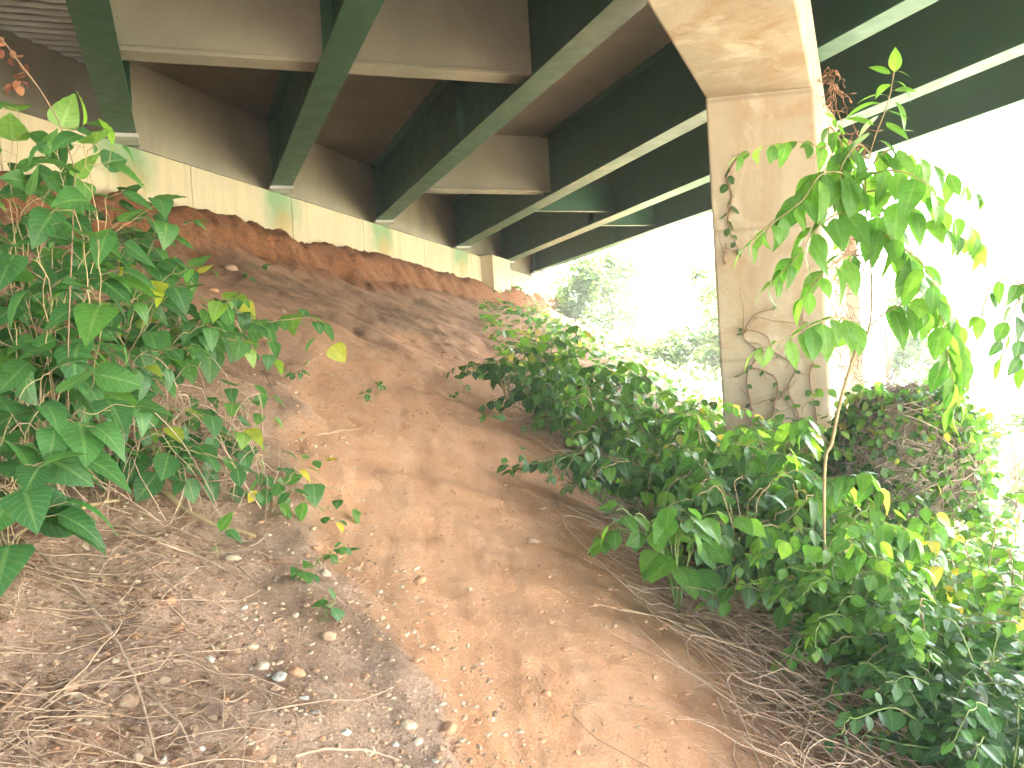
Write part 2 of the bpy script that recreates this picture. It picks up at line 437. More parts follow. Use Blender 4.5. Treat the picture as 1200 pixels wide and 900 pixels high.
# ================================================================== GROUND
PATH = [(418, 372), (470, 402), (565, 398), (600, 450), (650, 520), (720, 610), (800, 690), (880, 780), (960, 870), (1010, 960), (1030, 1300),
        (480, 1300), (560, 930), (520, 830), (470, 740), (415, 680), (372, 640), (360, 560), (340, 470), (350, 400)]
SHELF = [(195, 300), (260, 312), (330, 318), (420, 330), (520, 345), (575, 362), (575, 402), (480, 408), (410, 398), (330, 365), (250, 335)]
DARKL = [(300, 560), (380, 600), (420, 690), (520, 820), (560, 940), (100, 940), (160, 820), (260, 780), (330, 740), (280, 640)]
def build_ground():
    az_f = np.linspace(-46, 46, 560); az_l = np.linspace(-180, -47, 46)[:-1]; az_r = np.linspace(47, 180, 46)
    az = np.radians(np.concatenate([az_l, az_f, az_r[:-1]]))
    rr = np.concatenate([[0.25, 0.5, 0.8], np.geomspace(1.0, 34, 420), np.geomspace(36, 900, 40)])
    A, Rr = np.meshgrid(az, rr)
    x = np.sin(A) * Rr; y = np.cos(A) * Rr
    z = height(x, y)
    # shallow wheel-rut in the trodden chute
    P = np.stack([x, y, z], -1).reshape(-1, 3)
    px, py, d = project(P)
    ok = (d > 0.3)
    jit = 22 * fbm(P[:, 0] * 1.6, P[:, 1] * 1.6, 4)
    def mask(poly, w):
        return np.where(ok, sstep(-w, w, seg_dist(np.clip(px, -3000, 4000), np.clip(py, -3000, 4000), poly) + jit), 0)
    mp = mask(PATH, 20)
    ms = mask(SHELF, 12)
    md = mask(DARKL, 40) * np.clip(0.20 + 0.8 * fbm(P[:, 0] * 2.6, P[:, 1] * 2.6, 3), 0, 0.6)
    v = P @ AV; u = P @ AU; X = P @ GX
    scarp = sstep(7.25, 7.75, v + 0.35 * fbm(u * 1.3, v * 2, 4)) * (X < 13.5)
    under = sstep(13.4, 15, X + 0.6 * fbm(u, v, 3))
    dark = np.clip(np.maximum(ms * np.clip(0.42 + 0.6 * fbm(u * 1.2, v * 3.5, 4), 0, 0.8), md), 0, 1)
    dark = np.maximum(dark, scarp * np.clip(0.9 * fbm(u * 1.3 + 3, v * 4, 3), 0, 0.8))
    P[:, 2] -= 0.05 * mp + 0.0
    rut = np.exp(-((seg_dist(np.clip(px, -2000, 3000), np.clip(py, -2000, 3000), PATH) - 70) / 22) ** 2) * ok * mp
    P[:, 2] -= 0.012 * rut
    nr, na = x.shape
    i = np.arange(nr - 1)[:, None] * na; j = np.arange(na)[None]; jn = (j + 1) % na
    Q = np.stack([i + j, i + jn, i + na + jn, i + na + j], -1).reshape(-1, 4)[:, ::-1]
    me = bpy.data.meshes.new("ground")
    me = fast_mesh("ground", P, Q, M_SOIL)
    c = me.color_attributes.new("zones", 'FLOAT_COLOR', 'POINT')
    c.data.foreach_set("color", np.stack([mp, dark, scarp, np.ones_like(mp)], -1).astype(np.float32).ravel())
    g = me.attributes.new("grass", 'FLOAT', 'POINT')
    low = sstep(-7.5, -9.5, v) * 0.9
    g.data.foreach_set("value", np.clip(np.maximum(under, low), 0, 1).astype(np.float32))
    o = bpy.data.objects.new("ground", me); COL.objects.link(o)
    tag(o, kind="structure")
build_ground()
rb = MB()
us = np.linspace(-90, 160, 60)
rows = [(-11.5, 0.0), (-11.5, 0.13), (-11.7, 0.13), (-11.7, 0.02), (-22.0, 0.02), (-22.0, 0.13), (-22.2, 0.13), (-22.2, 0.0)]
V = [UV(u, v, max(gz(*UV(u, -14.0)[:2]), -5.2) * 0 - 4.66 + dz) for u in us for v, dz in rows]
k = len(rows)
rb.add(V, [(i * k + j, (i + 1) * k + j, (i + 1) * k + j + 1, i * k + j + 1) for i in range(len(us) - 1) for j in range(k - 1)])
tag(rb.build("bounce_road", M_BOUNCE_ROAD), kind="structure")  # pavement strip added to bounce sunlight up onto the girder flanges

# ================================================================== BRIDGE
XL, XR, TB = -9.3, 13.1, -11.5
bo = XT(1.72, 0, 4.75)
bridge = empty("bridge_deck", bo, "skewed bridge deck on dark green steel girders seen from below", "bridge")
def bchild(mb, name, mat, smooth=False, bevel=0.0):
    o = mb.build(name, mat, bridge, smooth, bevel, origin=bo); return o
d = MB()
quad = lambda X0, X1, e=0.95: [XT(X0, TB)[:2], XT(X1, TB)[:2], XT(X1, t_end(X1) + e)[:2], XT(X0, t_end(X0) + e)[:2]]
d.prism(quad(XL, XR), HD + 0.055, HD + 0.27)
d.prism(quad(XR - 0.35, XR), HD + 0.275, HD + 1.1)
bchild(d, "deck_slab", M_DECK)
# flat soffit between girders (haunched slab), corrugated forms on the left bays
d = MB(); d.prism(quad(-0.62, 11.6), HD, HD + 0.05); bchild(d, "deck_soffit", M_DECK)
cf = MB(); n = 2400
ts = np.linspace(-10.5, 19.5, n); zz = HD + 0.01 + 0.036 * np.clip(1.6 * np.sin(ts * 2 * math.pi / 0.2), -1, 1)
V = []
for X in (XL + 0.1, -0.66):
    for t_, z_ in zip(ts, zz): V.append(XT(X, t_, z_))
cf.add(V, [(i, i + 1, n + i + 1, n + i) for i in range(n - 1)])
bchild(cf, "corrugated_form", M_FORM)
def girder(X, i):
    w, te, tf = 0.36, t_end(X) + 0.35, 0.035
    if X == 11.62: w = 0.30
    g = MB(); L = te - TB
    g.obox(XT(X - 0.008, TB, HG + tf), GX * 0.016, GT * L, (0, 0, HD - HG - tf - 0.03))
    g.obox(XT(X - 0.16, TB, HD - 0.028), GX * 0.32, GT * L, (0, 0, 0.026))
    o = bchild(g, "steel_girder", M_STEEL)
    f = MB(); f.obox(XT(X - w / 2, TB, HG), GX * w, GT * L, (0, 0, tf))
    fo = f.build("bottom_flange", M_STEEL, o, origin=bo, bevel=0.004)
    for t_ in [te - 0.5] + list(np.arange(te - 6.8, 2.0, -6.6)):
        for sd in (-1, 1):
            s = MB(); s.obox(XT(X + sd * 0.010, t_ - 0.007, HG + tf + 0.002), GX * sd * 0.13, GT * 0.014, (0, 0, HD - HG - 0.07))
            s.build("web_stiffener", M_STEEL, o, origin=bo)
    p = MB(); p.obox(XT(X - 0.2, te - 0.72, HG - 0.055), GX * 0.4, GT * 0.42, (0, 0, 0.052))
    p.build("bearing_pad", M_FORM, o, origin=bo)
for i, X in enumerate(GXS): girder(X, i)
# concrete cross diaphragms between girders
def diaph(X0, X1, t_, z0=HG + 0.13, steel=False):
    if steel:
        a = MB(); a.obox(XT(X0 + 0.012, t_, z0 + 0.01), GX * (X1 - X0 - 0.024), GT * 0.012, (0, 0, 0.62)); a.obox(XT(X0 + 0.012, t_ - 0.07, z0), GX * (X1 - X0 - 0.024), GT * 0.15, (0, 0, 0.012))
        bchild(a, 'steel_crossframe', M_STEEL); return
    a = MB(); a.obox(XT(X0 + 0.012, t_, z0 + 0.06), GX * (X1 - X0 - 0.024), GT * 0.26, (0, 0, HD - z0 - 0.062))
    o = bchild(a, "cross_diaphragm", M_DIAPH, bevel=0.01)
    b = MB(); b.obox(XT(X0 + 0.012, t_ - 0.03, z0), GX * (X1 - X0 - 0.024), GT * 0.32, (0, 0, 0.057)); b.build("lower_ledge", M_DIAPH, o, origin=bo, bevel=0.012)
diaph(-0.64, 1.72, 10.15); diaph(1.72, 4.2, 10.15); diaph(4.2, 7.13, 16.6); diaph(7.13, 9.55, 18.6, steel=True); diaph(9.55, 11.62, 20.4, steel=True)
for a, b, t_ in ((-0.64, 1.72, 2.0), (1.72, 4.2, 2.0), (4.2, 7.13, 5.0), (7.13, 9.55, 7.5), (9.55, 11.62, 9.5)):
    if t_ < 3: diaph(a, b, t_ - 3)
# end wall between girders
for a, b in zip(GXS[:-1], GXS[1:]):
    q = MB()
    e_ = 1.25 if a == -3.05 else 0.28
    pa, pb = XT(a + 0.012, t_end(a) + e_), XT(b - 0.012, t_end(b) + e_)
    q.prism([pa[:2], pb[:2], (pb + GT * 0.45)[:2], (pa + GT * 0.45)[:2]], HG + 0.01 if a < 7 else HG - 0.35, HD - 0.003)
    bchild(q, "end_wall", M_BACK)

# ---- abutment
uf = lambda X: (XT(X, t_end(X)) @ AU)
U0, U1 = uf(XL - 1), uf(11.62) + 1.3
ab = empty("abutment", UV(12, V0, 2.5), "cream concrete abutment wall across the top of the bare slope", "abutment")
ao = np.array(ab.location)
UP0_, UP1_ = 24.3, 25.9          # pilaster
segs = [U0, 2.0, 8.0, 11.4, 14.2, 17.0, 20.2, UP0_]
a = MB()
zt = HG - 0.06
for s0, s1 in zip(segs[:-1], segs[1:]):
    a.prism([UV(s0 + 0.006, V0)[:2], UV(s1 - 0.006, V0)[:2], UV(s1 - 0.006, V0 + 1.4)[:2], UV(s0 + 0.006, V0 + 1.4)[:2]], 0.5, zt)
a.prism([UV(U0, V0 + 0.03)[:2], UV(UP0_, V0 + 0.03)[:2], UV(UP0_, V0 + 1.3)[:2], UV(U0, V0 + 1.3)[:2]], 0.6, zt - 0.02)
a.build("wall_face", M_ABUT, ab, origin=ao, bevel=0.012)
a = MB(); a.prism([UV(UP0_, V0 - 0.36)[:2], UV(UP1_, V0 - 0.36)[:2], UV(UP1_, V0 + 1.4)[:2], UV(UP0_, V0 + 1.4)[:2]], 0.5, zt + 0.03)
a.build("pilaster", M_ABUT, ab, origin=ao, bevel=0.015)
a = MB(); a.prism([UV(UP1_ + 0.004, V0 - 0.2)[:2], UV(U1, V0 - 0.2)[:2], UV(U1, V0 + 1.4)[:2], UV(UP1_ + 0.004, V0 + 1.4)[:2]], 0.5, zt - 0.20)
a.prism([UV(U1 + 0.004, V0 - 0.1)[:2], UV(U1 + 1.8, V0 - 0.1)[:2], UV(U1 + 1.8, V0 + 0.3)[:2], UV(U1 + 0.004, V0 + 0.3)[:2]], 0.5, zt - 0.38)
a.build("wing_wall", M_ABUT, ab, origin=ao, bevel=0.015)
a = MB(); a.prism([UV(U0, V0 + 1.42)[:2], UV(U1, V0 + 1.42)[:2], UV(U1, V0 + 1.7)[:2], UV(U0, V0 + 1.7)[:2]], 0.5, HD + 0.2)
a.build("back_wall", M_BACK, ab, origin=ao)

# ---- pier bent
ZC = 2.45
pA, pB = np.array([1.945, 8.273, 0]), np.array([2.905, 8.127, 0])
D = np.array([math.sin(R(21.6)), math.cos(R(21.6)), 0])
pier = empty("bridge_pier", (2.6, 8.8, -1.3), "tan concrete pier column and cap beam standing in the greenery", "bridge pier")
po = np.array(pier.location)
Cc = D * 1.35 + np.array([0.16, -0.05, 0])
a = MB(); a.prism([pA[:2], pB[:2], (pB + Cc)[:2], (pA + D * 1.35)[:2]], -3.0, ZC + 0.02)
a.build("column", M_PIER, pier, origin=po, bevel=0.025)
a = MB(); a.prism([(pA - D * 9.0)[:2], (pB - D * 9.0)[:2], (pB + D * 5.6)[:2], (pA + D * 5.6)[:2]], ZC, HG - 0.08)
a.build("cap_beam", M_PIER, pier, origin=po, bevel=0.025)
c2 = pB + D * 5.0
a = MB(); a.prism([(c2 + np.array([-0.75, 0, 0]))[:2], (c2 + np.array([0.28, -0.1, 0]))[:2], (c2 + D * 1.1 + np.array([0.30, 0, 0]))[:2], (c2 + D * 1.1 + np.array([-0.75, 0, 0]))[:2]], -3.4, ZC + 0.6)
o2 = a.build("column", M_PIER, pier, origin=po, bevel=0.02)
o2["label"] = "farther column half hidden behind the near one"

# ================================================================== LEAVES
def leaf_template(rows, width, ser=0.0, fold=0.18, curl=0.35, lobes=False):
    """unit-length leaf along +Y; returns verts, quads, uv"""
    V = []; U = []
    for i, (t, wd) in enumerate(rows):
        wv = wd * width
        zc = -curl * t * t * 0.6
        for s in (-1, -0.5, 0, 0.5, 1):
            V.append((s * wv, t + (0.03 * ser * (1 if i % 2 else -1) if abs(s) == 1 else 0), zc + fold * abs(s) * wv - (0.25 * fold * wv if abs(s) == 1 else 0)))
            U.append((s * 0.5, t))
    Q = []
    for i in range(len(rows) - 1):
        for j in range(4):
            Q.append((i * 5 + j, i * 5 + j + 1, (i + 1) * 5 + j + 1, (i + 1) * 5 + j))
    return np.array(V), np.array(Q), np.array(U)
OVATE = leaf_template([(0.0, 0.02), (0.08, 0.55), (0.25, 0.95), (0.45, 1.0), (0.65, 0.78), (0.83, 0.42), (0.94, 0.14), (1.0, 0.01)], 0.36)
BROAD = leaf_template([(0.0, 0.05), (0.03, 0.5), (0.09, 0.82), (0.18, 0.98), (0.28, 1.02), (0.38, 0.96), (0.48, 0.86), (0.58, 0.74), (0.68, 0.6), (0.77, 0.45), (0.86, 0.28), (0.94, 0.11), (1.0, 0.01)], 0.42, ser=0.45, curl=0.6)
SAPL = leaf_template([(0.0, 0.02), (0.06, 0.38), (0.16, 0.75), (0.28, 0.96), (0.42, 1.0), (0.56, 0.92), (0.70, 0.72), (0.82, 0.46), (0.92, 0.2), (1.0, 0.01)], 0.28, curl=0.7)
LANCE = leaf_template([(0.0, 0.02), (0.12, 0.6), (0.32, 1.0), (0.55, 0.88), (0.78, 0.5), (1.0, 0.01)], 0.26, curl=0.6)
SMALL = leaf_template([(0.0, 0.03), (0.2, 0.85), (0.5, 1.0), (0.8, 0.62), (1.0, 0.02)], 0.36, curl=0.3)
def simple_template(width):
    V = np.array([(0, 0, 0), (-width, 0.45, 0.05), (0, 0.5, -0.04), (width, 0.45, 0.05), (0, 1, -0.12)])
    return V, np.array([(0, 2, 1, 1), (0, 3, 2, 2)]), None
def quad_template(width):
    V = np.array([(0, 0, 0), (-width, 0.5, 0.08), (0, 1, -0.1), (width, 0.5, 0.08)])
    return V, np.array([(0, 3, 2, 1)]), np.array([(0, 0), (-0.5, 0.5), (0, 1), (0.5, 0.5)])
QUADL = quad_template(0.36)

class Leaves:
    def __init__(s): s.p = []; s.d = []; s.n = []; s.s = []; s.t = []
    def add(s, p, d, n, size, tint):
        s.p.append(p); s.d.append(d); s.n.append(n); s.s.append(size); s.t.append(tint)
    def arrays(s, tmpl):
        P = np.array(s.p, float).reshape(-1, 3); Dd = np.array(s.d, float).reshape(-1, 3); N = np.array(s.n, float).reshape(-1, 3); S = np.array(s.s, float); T = np.array(s.t, float)
        return leaf_arrays(P, Dd, N, S, T, tmpl)
def leaf_arrays(P, Dd, N, S, T, tmpl):
    tv, tq, tu = tmpl
    Dd = Dd / (np.linalg.norm(Dd, axis=1)[:, None] + 1e-9)
    X = np.cross(Dd, N); X /= np.linalg.norm(X, axis=1)[:, None] + 1e-9
    Z = np.cross(X, Dd)
    jw = RNG.uniform(0.82, 1.15, len(P)); jc = RNG.uniform(0.1, 1.7, len(P)); tw = RNG.normal(0, 0.12, len(P))
    lx = tv[None, :, 0] * jw[:, None]; ly = np.repeat(tv[None, :, 1], len(P), 0); lz = tv[None, :, 2] * jc[:, None] + lx * ly * tw[:, None] * 2
    V = P[:, None] + S[:, None, None] * (X[:, None] * lx[..., None] + Dd[:, None] * ly[..., None] + Z[:, None] * lz[..., None])
    k = len(tv)
    Q = (tq[None] + (np.arange(len(P)) * k)[:, None, None]).reshape(-1, tq.shape[1])
    return V.reshape(-1, 3), Q, np.repeat(T, k), np.tile(tu, (len(P), 1))
def leaf_object(name, L, tmpl, mat, parent=None, origin=None):
    V, Q, T, U = L.arrays(tmpl) if isinstance(L, Leaves) else leaf_arrays(*L, tmpl)
    if origin is not None: V = V - np.asarray(origin)
    me = fast_mesh(name, V, Q, mat, True, T, U)
    o = bpy.data.objects.new(name, me); COL.objects.link(o)
    if parent is not None: o.parent = parent
    return o

def unit(v): v = np.asarray(v, float); return v / (np.linalg.norm(v) + 1e-9)
def rnd3(s=1.0): return RNG.normal(0, s, 3)
def bez(p0, p1, p2, n):
    t = np.linspace(0, 1, n)[:, None]
    return (1 - t) ** 2 * p0 + 2 * t * (1 - t) * p1 + t * t * p2
def wiggle(pts, amp):
    n = len(pts); w = np.cumsum(RNG.normal(0, 1, (n, 3)), 0); w -= np.linspace(0, 1, n)[:, None] * w[-1]
    w /= (np.abs(w).max() + 1e-9)
    return pts + w * amp * np.sin(np.linspace(0, math.pi, n))[:, None]
def catmull(P, per=8):
    P = np.asarray(P, float); Q = np.vstack([2 * P[0] - P[1], P, 2 * P[-1] - P[-2]]); out = []
    for i in range(1, len(Q) - 2):
        for t in np.linspace(0, 1, per, endpoint=False):
            out.append(0.5 * ((2 * Q[i]) + (-Q[i - 1] + Q[i + 1]) * t + (2 * Q[i - 1] - 5 * Q[i] + 4 * Q[i + 1] - Q[i + 2]) * t * t + (-Q[i - 1] + 3 * Q[i] - 3 * Q[i + 1] + Q[i + 2]) * t ** 3))
    out.append(Q[-2]); return np.array(out)
def resample(pts, step):
    s = np.concatenate([[0], np.cumsum(np.linalg.norm(np.diff(pts, axis=0), axis=1))])
    n = max(2, int(s[-1] / step) + 1); q = np.linspace(0, s[-1], n)
    return np.stack([np.interp(q, s, pts[:, k]) for k in range(3)], -1)

def leafy(L, S, pts, step, size, start=0.15, pair=False, petiole=0.35, droop=0.5, tint=(0.1, 0.8), face=None, term=True, grow=0.0):
    """leaves set along a stem, alternate or opposite"""
    q = resample(pts, step); n = len(q)
    if n < 3: return
    tan = np.gradient(q, axis=0); side = 1
    for i in range(n):
        f = i / (n - 1)
        if f < start: continue
        t = unit(tan[i]); nn = unit(np.array([0, 0, 1.0]) + rnd3(0.15))
        if face is not None: nn = unit(nn * 0.6 + np.asarray(face) * 0.6)
        sd = np.cross(t, nn)
        if np.linalg.norm(sd) < 0.2: sd = rnd3()
        sd = unit(sd)
        sides = (1, -1) if pair else (side,)
        side = -side
        for s_ in sides:
            sz = size * RNG.uniform(0.7, 1.15) * (1.0 - 0.45 * f ** 3) * (1 + grow * (f - 0.5))
            out = unit(sd * s_ + t * 0.45 + rnd3(0.22))
            base = q[i] + out * petiole * sz
            if S is not None and petiole > 0.1: S.tube([q[i], q[i] + out * petiole * sz * 0.5 + np.array([0, 0, 0.02 * sz]), base], [0.0014, 0.0012, 0.001], 4)
            dd = unit(out + np.array([0, 0, -droop * RNG.uniform(0.4, 1.5)]) + rnd3(0.15))
            n2 = unit(nn + rnd3(0.3) + out * 0.25)
            L.add(base, dd, n2, sz, float(np.clip(RNG.uniform(*tint), 0, 1)))
    if term:
        t = unit(tan[-1]); L.add(q[-1], unit(t + rnd3(0.2)), unit(np.array([0, 0, 1]) + rnd3(0.3)), size * 0.7, tint[1])

def px_point(px, py, depth):
    return ray(px, py) * depth

# ================================================================== LEFT BANK PLANTS
def plant(name, label, cat, group, root, stems, size, tmpl, mat, stem_mat, step=0.085, pair=False, rad=0.004, droop=0.6, tint=(0.1, 0.8),
          start=0.2, petiole=0.35, face=None, sag=0.0, grow=0.0, lscale=1.0, lname="leaves"):
    root = np.asarray(root, float)
    t = empty(name, root, label, cat, group); size = size * lscale
    L = Leaves(); S = MB()
    for st in stems:
        pts = catmull([root] + [np.asarray(p, float) for p in st], 7) if len(st) > 1 or True else st
        pts = wiggle(pts, 0.045)
        S.tube(pts, np.linspace(rad, rad * 0.4, len(pts)), 5)
        leafy(L, S, pts, step, size, start, pair, petiole, droop, tint, face, True, grow)
    S.build("stem", stem_mat, t, smooth=True, origin=root)
    leaf_object(lname, L, tmpl, mat, t, root)
    return t
def px_plant(name, label, cat, group, rpx, stems, size, tmpl, mat, stem_mat, dup=0, rdepth=None, **k):
    """rpx: where its root meets the soil; stems: [(px, py, nearer-by metres), ...]"""
    if rdepth is None:
        root = ground_hit(*rpx)
    else:
        r = ray(*rpx) * rdepth; root = np.array([r[0], r[1], gz(r[0], r[1]) - 0.02])
    dep = root @ FW
    st = [[ray(x, y) * (dep + dz) for x, y, dz in s] for s in stems]
    for s in (stems * dup):
        jx, jy, jz = RNG.normal(8, 34), RNG.normal(14, 34), RNG.normal(0.05, 0.2)
        st.append([ray(x + jx * (i + 1) / len(s), y + jy * (i + 1) / len(s)) * (dep + dz + jz * (i + 1) / len(s)) for i, (x, y, dz) in enumerate(s)])
    return plant(name, label, cat, group, root, st, size, tmpl, mat, stem_mat, **k)
GL = "broad leaved plants on the left bank"
FL = (0.5, -0.5, 0.7)
kw = dict(rad=0.0028, start=0.12, lscale=0.92, dup=1, tmpl=BROAD, mat=ML_LEFT, stem_mat=MS_TAN, face=FL, step=0.10, petiole=0.55, droop=0.7)
px_plant("broad_leaved_plant", "tallest broad leaved plant on the left bank, its pale top leaf against the dark girder", "plant", GL, (70, 590),
         [[(90, 450, 0), (95, 300, -.1), (75, 190, -.2), (72, 150, -.2)], [(40, 420, 0), (10, 260, -.1), (15, 165, 0)], [(100, 380, 0.2), (120, 240, 0.3), (130, 175, 0.3)], [(60, 400, -.1), (50, 280, -.2), (90, 210, -.2)]],
         size=0.20, tint=(0.15, 0.93), **kw)
px_plant("broad_leaved_plant", "broad leaved plant in the lower left corner with large toothed leaves hanging over the litter", "plant", GL, (10, 660),
         [[(30, 600, -.1), (35, 550, -.2), (50, 545, -.2)], [(-20, 560, 0), (-10, 520, 0), (15, 520, -.1)], [(20, 560, 0), (60, 500, 0), (110, 500, 0)], [(0, 560, 0), (40, 470, 0), (70, 460, 0)]],
         size=0.20, tint=(0.1, 0.6), **kw)
px_plant("broad_leaved_plant", "bushy broad leaved plant with rounded leaves halfway up the left edge", "plant", GL, (60, 560),
         [[(60, 470, 0), (40, 400, 0), (20, 385, 0)], [(90, 470, 0), (110, 380, 0), (160, 350, 0)], [(40, 480, 0), (20, 440, 0), (-15, 400, 0)], [(100, 500, 0), (150, 430, 0), (190, 420, 0)], [(80, 460, 0), (70, 340, .1), (110, 310, .1)]],
         size=0.17, tint=(0.05, 0.75), **kw)
px_plant("broad_leaved_plant", "broad leaved plant in the middle of the left thicket with a yellowing leaf", "plant", GL, (130, 560),
         [[(120, 490, 0), (130, 440, 0), (170, 430, -.1)], [(150, 480, 0), (140, 380, 0), (175, 340, 0)], [(110, 480, 0), (90, 520, -.1), (110, 540, -.1)], [(140, 500, 0), (180, 480, 0), (200, 500, -.1)]],
         size=0.16, tint=(0.15, 0.98), **kw)
px_plant("woody_shrub", "woody shrub with a bare tan branch forking towards the open soil", "shrub", GL, (158, 478),
         [[(190, 430, 0), (222, 388, 0), (240, 365, 0), (262, 350, 0)], [(200, 420, 0), (222, 388, 0), (255, 395, 0), (285, 400, 0)], [(190, 430, 0), (215, 380, 0), (200, 340, 0), (175, 330, 0)], [(170, 440, 0), (200, 400, 0), (225, 340, .1), (215, 315, .1)], [(210, 400, 0), (250, 360, 0), (275, 375, 0), (290, 410, 0)]],
         size=0.15, tint=(0.2, 0.97), **{**kw, "step": 0.055, "rad": 0.006, "start": 0.38})
px_plant("broad_leaved_plant", "dark broad leaved plant just below the soil edge of the wall", "plant", GL, (150, 330),
         [[(160, 280, 0), (175, 250, 0), (190, 262, 0)], [(130, 270, 0), (120, 235, 0), (150, 225, 0)], [(110, 290, 0), (80, 230, 0), (60, 225, 0)], [(150, 300, 0), (140, 270, 0), (170, 300, 0)]],
         size=0.27, tint=(0.0, 0.5), **{**kw, "step": 0.13})
px_plant("broad_leaved_plant", "broad leaved plant with yellow green tips above the woody shrub", "plant", GL, (210, 420),
         [[(220, 370, 0), (215, 330, 0), (235, 320, 0)], [(190, 380, 0), (160, 330, 0), (150, 320, 0)], [(240, 380, 0), (270, 340, 0), (285, 355, 0)], [(180, 370, 0), (140, 300, 0), (110, 290, 0)]],
         size=0.20, tint=(0.2, 0.985), **kw)
px_plant("broad_leaved_plant", "broad leaved plant filling the left edge under the tallest one", "plant", GL, (20, 480),
         [[(20, 380, 0), (30, 310, 0), (50, 300, 0)], [(-10, 380, 0), (-5, 300, 0), (10, 270, 0)], [(50, 400, 0), (70, 350, 0), (100, 350, 0)], [(40, 380, 0), (60, 270, .1), (70, 240, .1)]],
         size=0.20, tint=(0.1, 0.8), **kw)
px_plant("broad_leaved_plant", "leafy plant at the upper left edge half covering the cream wall", "plant", GL, (30, 600),
         [[(10, 400, .2), (0, 250, .3), (25, 200, .3)], [(50, 400, .2), (60, 260, .3), (100, 230, .3)], [(60, 420, .1), (90, 300, .2), (140, 260, .2)], [(20, 380, .2), (30, 240, .3), (50, 180, .3)]],
         size=0.19, tint=(0.05, 0.8), **{**kw, "dup": 1, "start": .35})
px_plant("broad_leaved_plant", "leafy plant spreading towards the orange soil under the wall", "plant", GL, (110, 540),
         [[(130, 400, .2), (150, 300, .3), (180, 290, .3)], [(110, 400, .2), (110, 290, .3), (150, 270, .3)], [(150, 420, .1), (190, 350, .2), (210, 340, .2)]],
         size=0.18, tint=(0.0, 0.7), **{**kw, "dup": 2, "start": .4})
px_plant("drooping_plant", "drooping stem with long pointed leaves in the middle of the left bank", "plant", GL, (150, 560),
         [[(170, 520, -.1), (205, 520, -.2), (240, 525, -.2), (275, 545, -.2)], [(180, 530, -.1), (200, 545, -.2), (220, 560, -.2)]],
         size=0.17, tint=(0.1, 0.5), **{**kw, "tmpl": OVATE, "step": 0.07})
px_plant("trailing_plant", "small leaved runner trailing down from the thicket onto the bare soil", "plant", GL, (285, 405),
         [[(300, 440, -.05), (320, 490, -.1), (335, 520, -.15)], [(310, 430, 0), (325, 460, 0), (335, 480, 0)]],
         size=0.085, tint=(0.2, 0.8), **{**kw, "dup": 0, "tmpl": OVATE, "step": 0.06, "petiole": .3})
px_plant("trailing_plant", "sprawling runner with yellow spotted leaves at the edge of the bare soil", "plant", GL, (318, 600),
         [[(330, 570, -.05), (345, 560, -.1), (350, 540, -.1), (382, 538, -.1)], [(340, 580, 0), (365, 595, -.1), (395, 612, -.1)], [(325, 570, 0), (310, 555, -.05), (300, 575, -.1)], [(330, 590, 0), (345, 610, 0), (362, 640, 0)], [(325, 600, 0), (330, 630, 0), (328, 650, 0)]],
         size=0.095, tint=(0.3, 1.0), **{**kw, "dup": 0, "tmpl": OVATE, "step": 0.055, "petiole": .3})
px_plant("trailing_plant", "runner with broad light leaves stretching from the thicket down the slope", "plant", GL, (205, 520),
         [[(225, 500, 0), (255, 500, -.1), (290, 525, -.15), (320, 560, -.2)], [(230, 510, 0), (250, 540, -.1), (265, 575, -.15)], [(215, 500, 0), (250, 470, 0), (290, 470, -.1), (320, 490, -.1)]],
         size=0.13, tint=(0.2, 0.9), **{**kw, "dup": 1, "step": 0.075})
px_plant("seedling", "single toothed leaf with a yellow spot lying out on the litter", "seedling", "seedlings on the bare soil", (250, 660), [[(252, 640, 0), (258, 622, 0)]], size=0.12, tmpl=OVATE, mat=ML_LEFT, stem_mat=MS_GREEN, step=0.09, face=FL, start=0.7, rad=0.002)
for (x, y, s_, lab) in [(362, 682, 0.07, "seedling with hanging leaves beside the pale stone"), (384, 722, 0.07, "lowest green seedling above the gravelly soil"),
                        (300, 332, 0.16, "small seedling alone on the upper slope"), (350, 448, 0.08, "tiny seedling on the soil right of the left thicket"),
                        (437, 470, 0.07, "tiny seedling at the top of the trodden chute"), (540, 472, 0.08, "green seedling at the upper right of the chute"),
                        (575, 500, 0.09, "low seedling near the right edge of the chute"), (604, 552, 0.09, "dark seedling at the foot of the right greenery"),
                        (645, 555, 0.09, "green seedling hugging the edge of the right greenery"), (395, 660, 0.06, "thin pale seedling beside the chute's left edge"),
                        (728, 608, 0.10, "seedling standing in front of the right thicket")]:
    px_plant("seedling", lab, "seedling", "seedlings on the bare soil", (x, y), [[(x + 2, y - 14, 0), (x + 8, y - 20, 0)], [(x - 4, y - 8, 0), (x - 10, y - 10, 0)]], size=s_, tmpl=OVATE, mat=ML_LEFT, stem_mat=MS_GREEN, step=s_ * 0.6, face=FL, start=0.4, rad=0.002)
# withered shoot in the upper left corner
r0 = ray(85, 175) * 3.1
L = Leaves(); S = MB()
pts = catmull([ray(88, 200) * 3.1, ray(72, 150) * 3.1, ray(50, 110) * 3.05, ray(28, 80) * 3.0, ray(4, 48) * 3.0, ray(-12, 30) * 3.0])
rt_ = ground_hit(80, 585)
pts = np.vstack([catmull([rt_, ray(80, 400) * 3.12], 6), pts])
sh = empty("withered_shoot", rt_, "thin upright shoot with curled brown leaves in the upper left corner", "plant", GL)
S.tube(pts, np.linspace(0.0024, 0.0022, len(pts)), 5); S.build("stem", MS_DRYD, sh, smooth=True, origin=rt_)
for (x, y) in [(6, 48), (0, 52), (20, 78), (26, 74), (14, 106), (22, 100), (30, 96)]:
    p = ray(x, y) * 3.02
    for k in range(3): L.add(p + rnd3(0.01), rnd3() + np.array([0, 0, -.8]), rnd3(), RNG.uniform(0.022, 0.038), RNG.random())
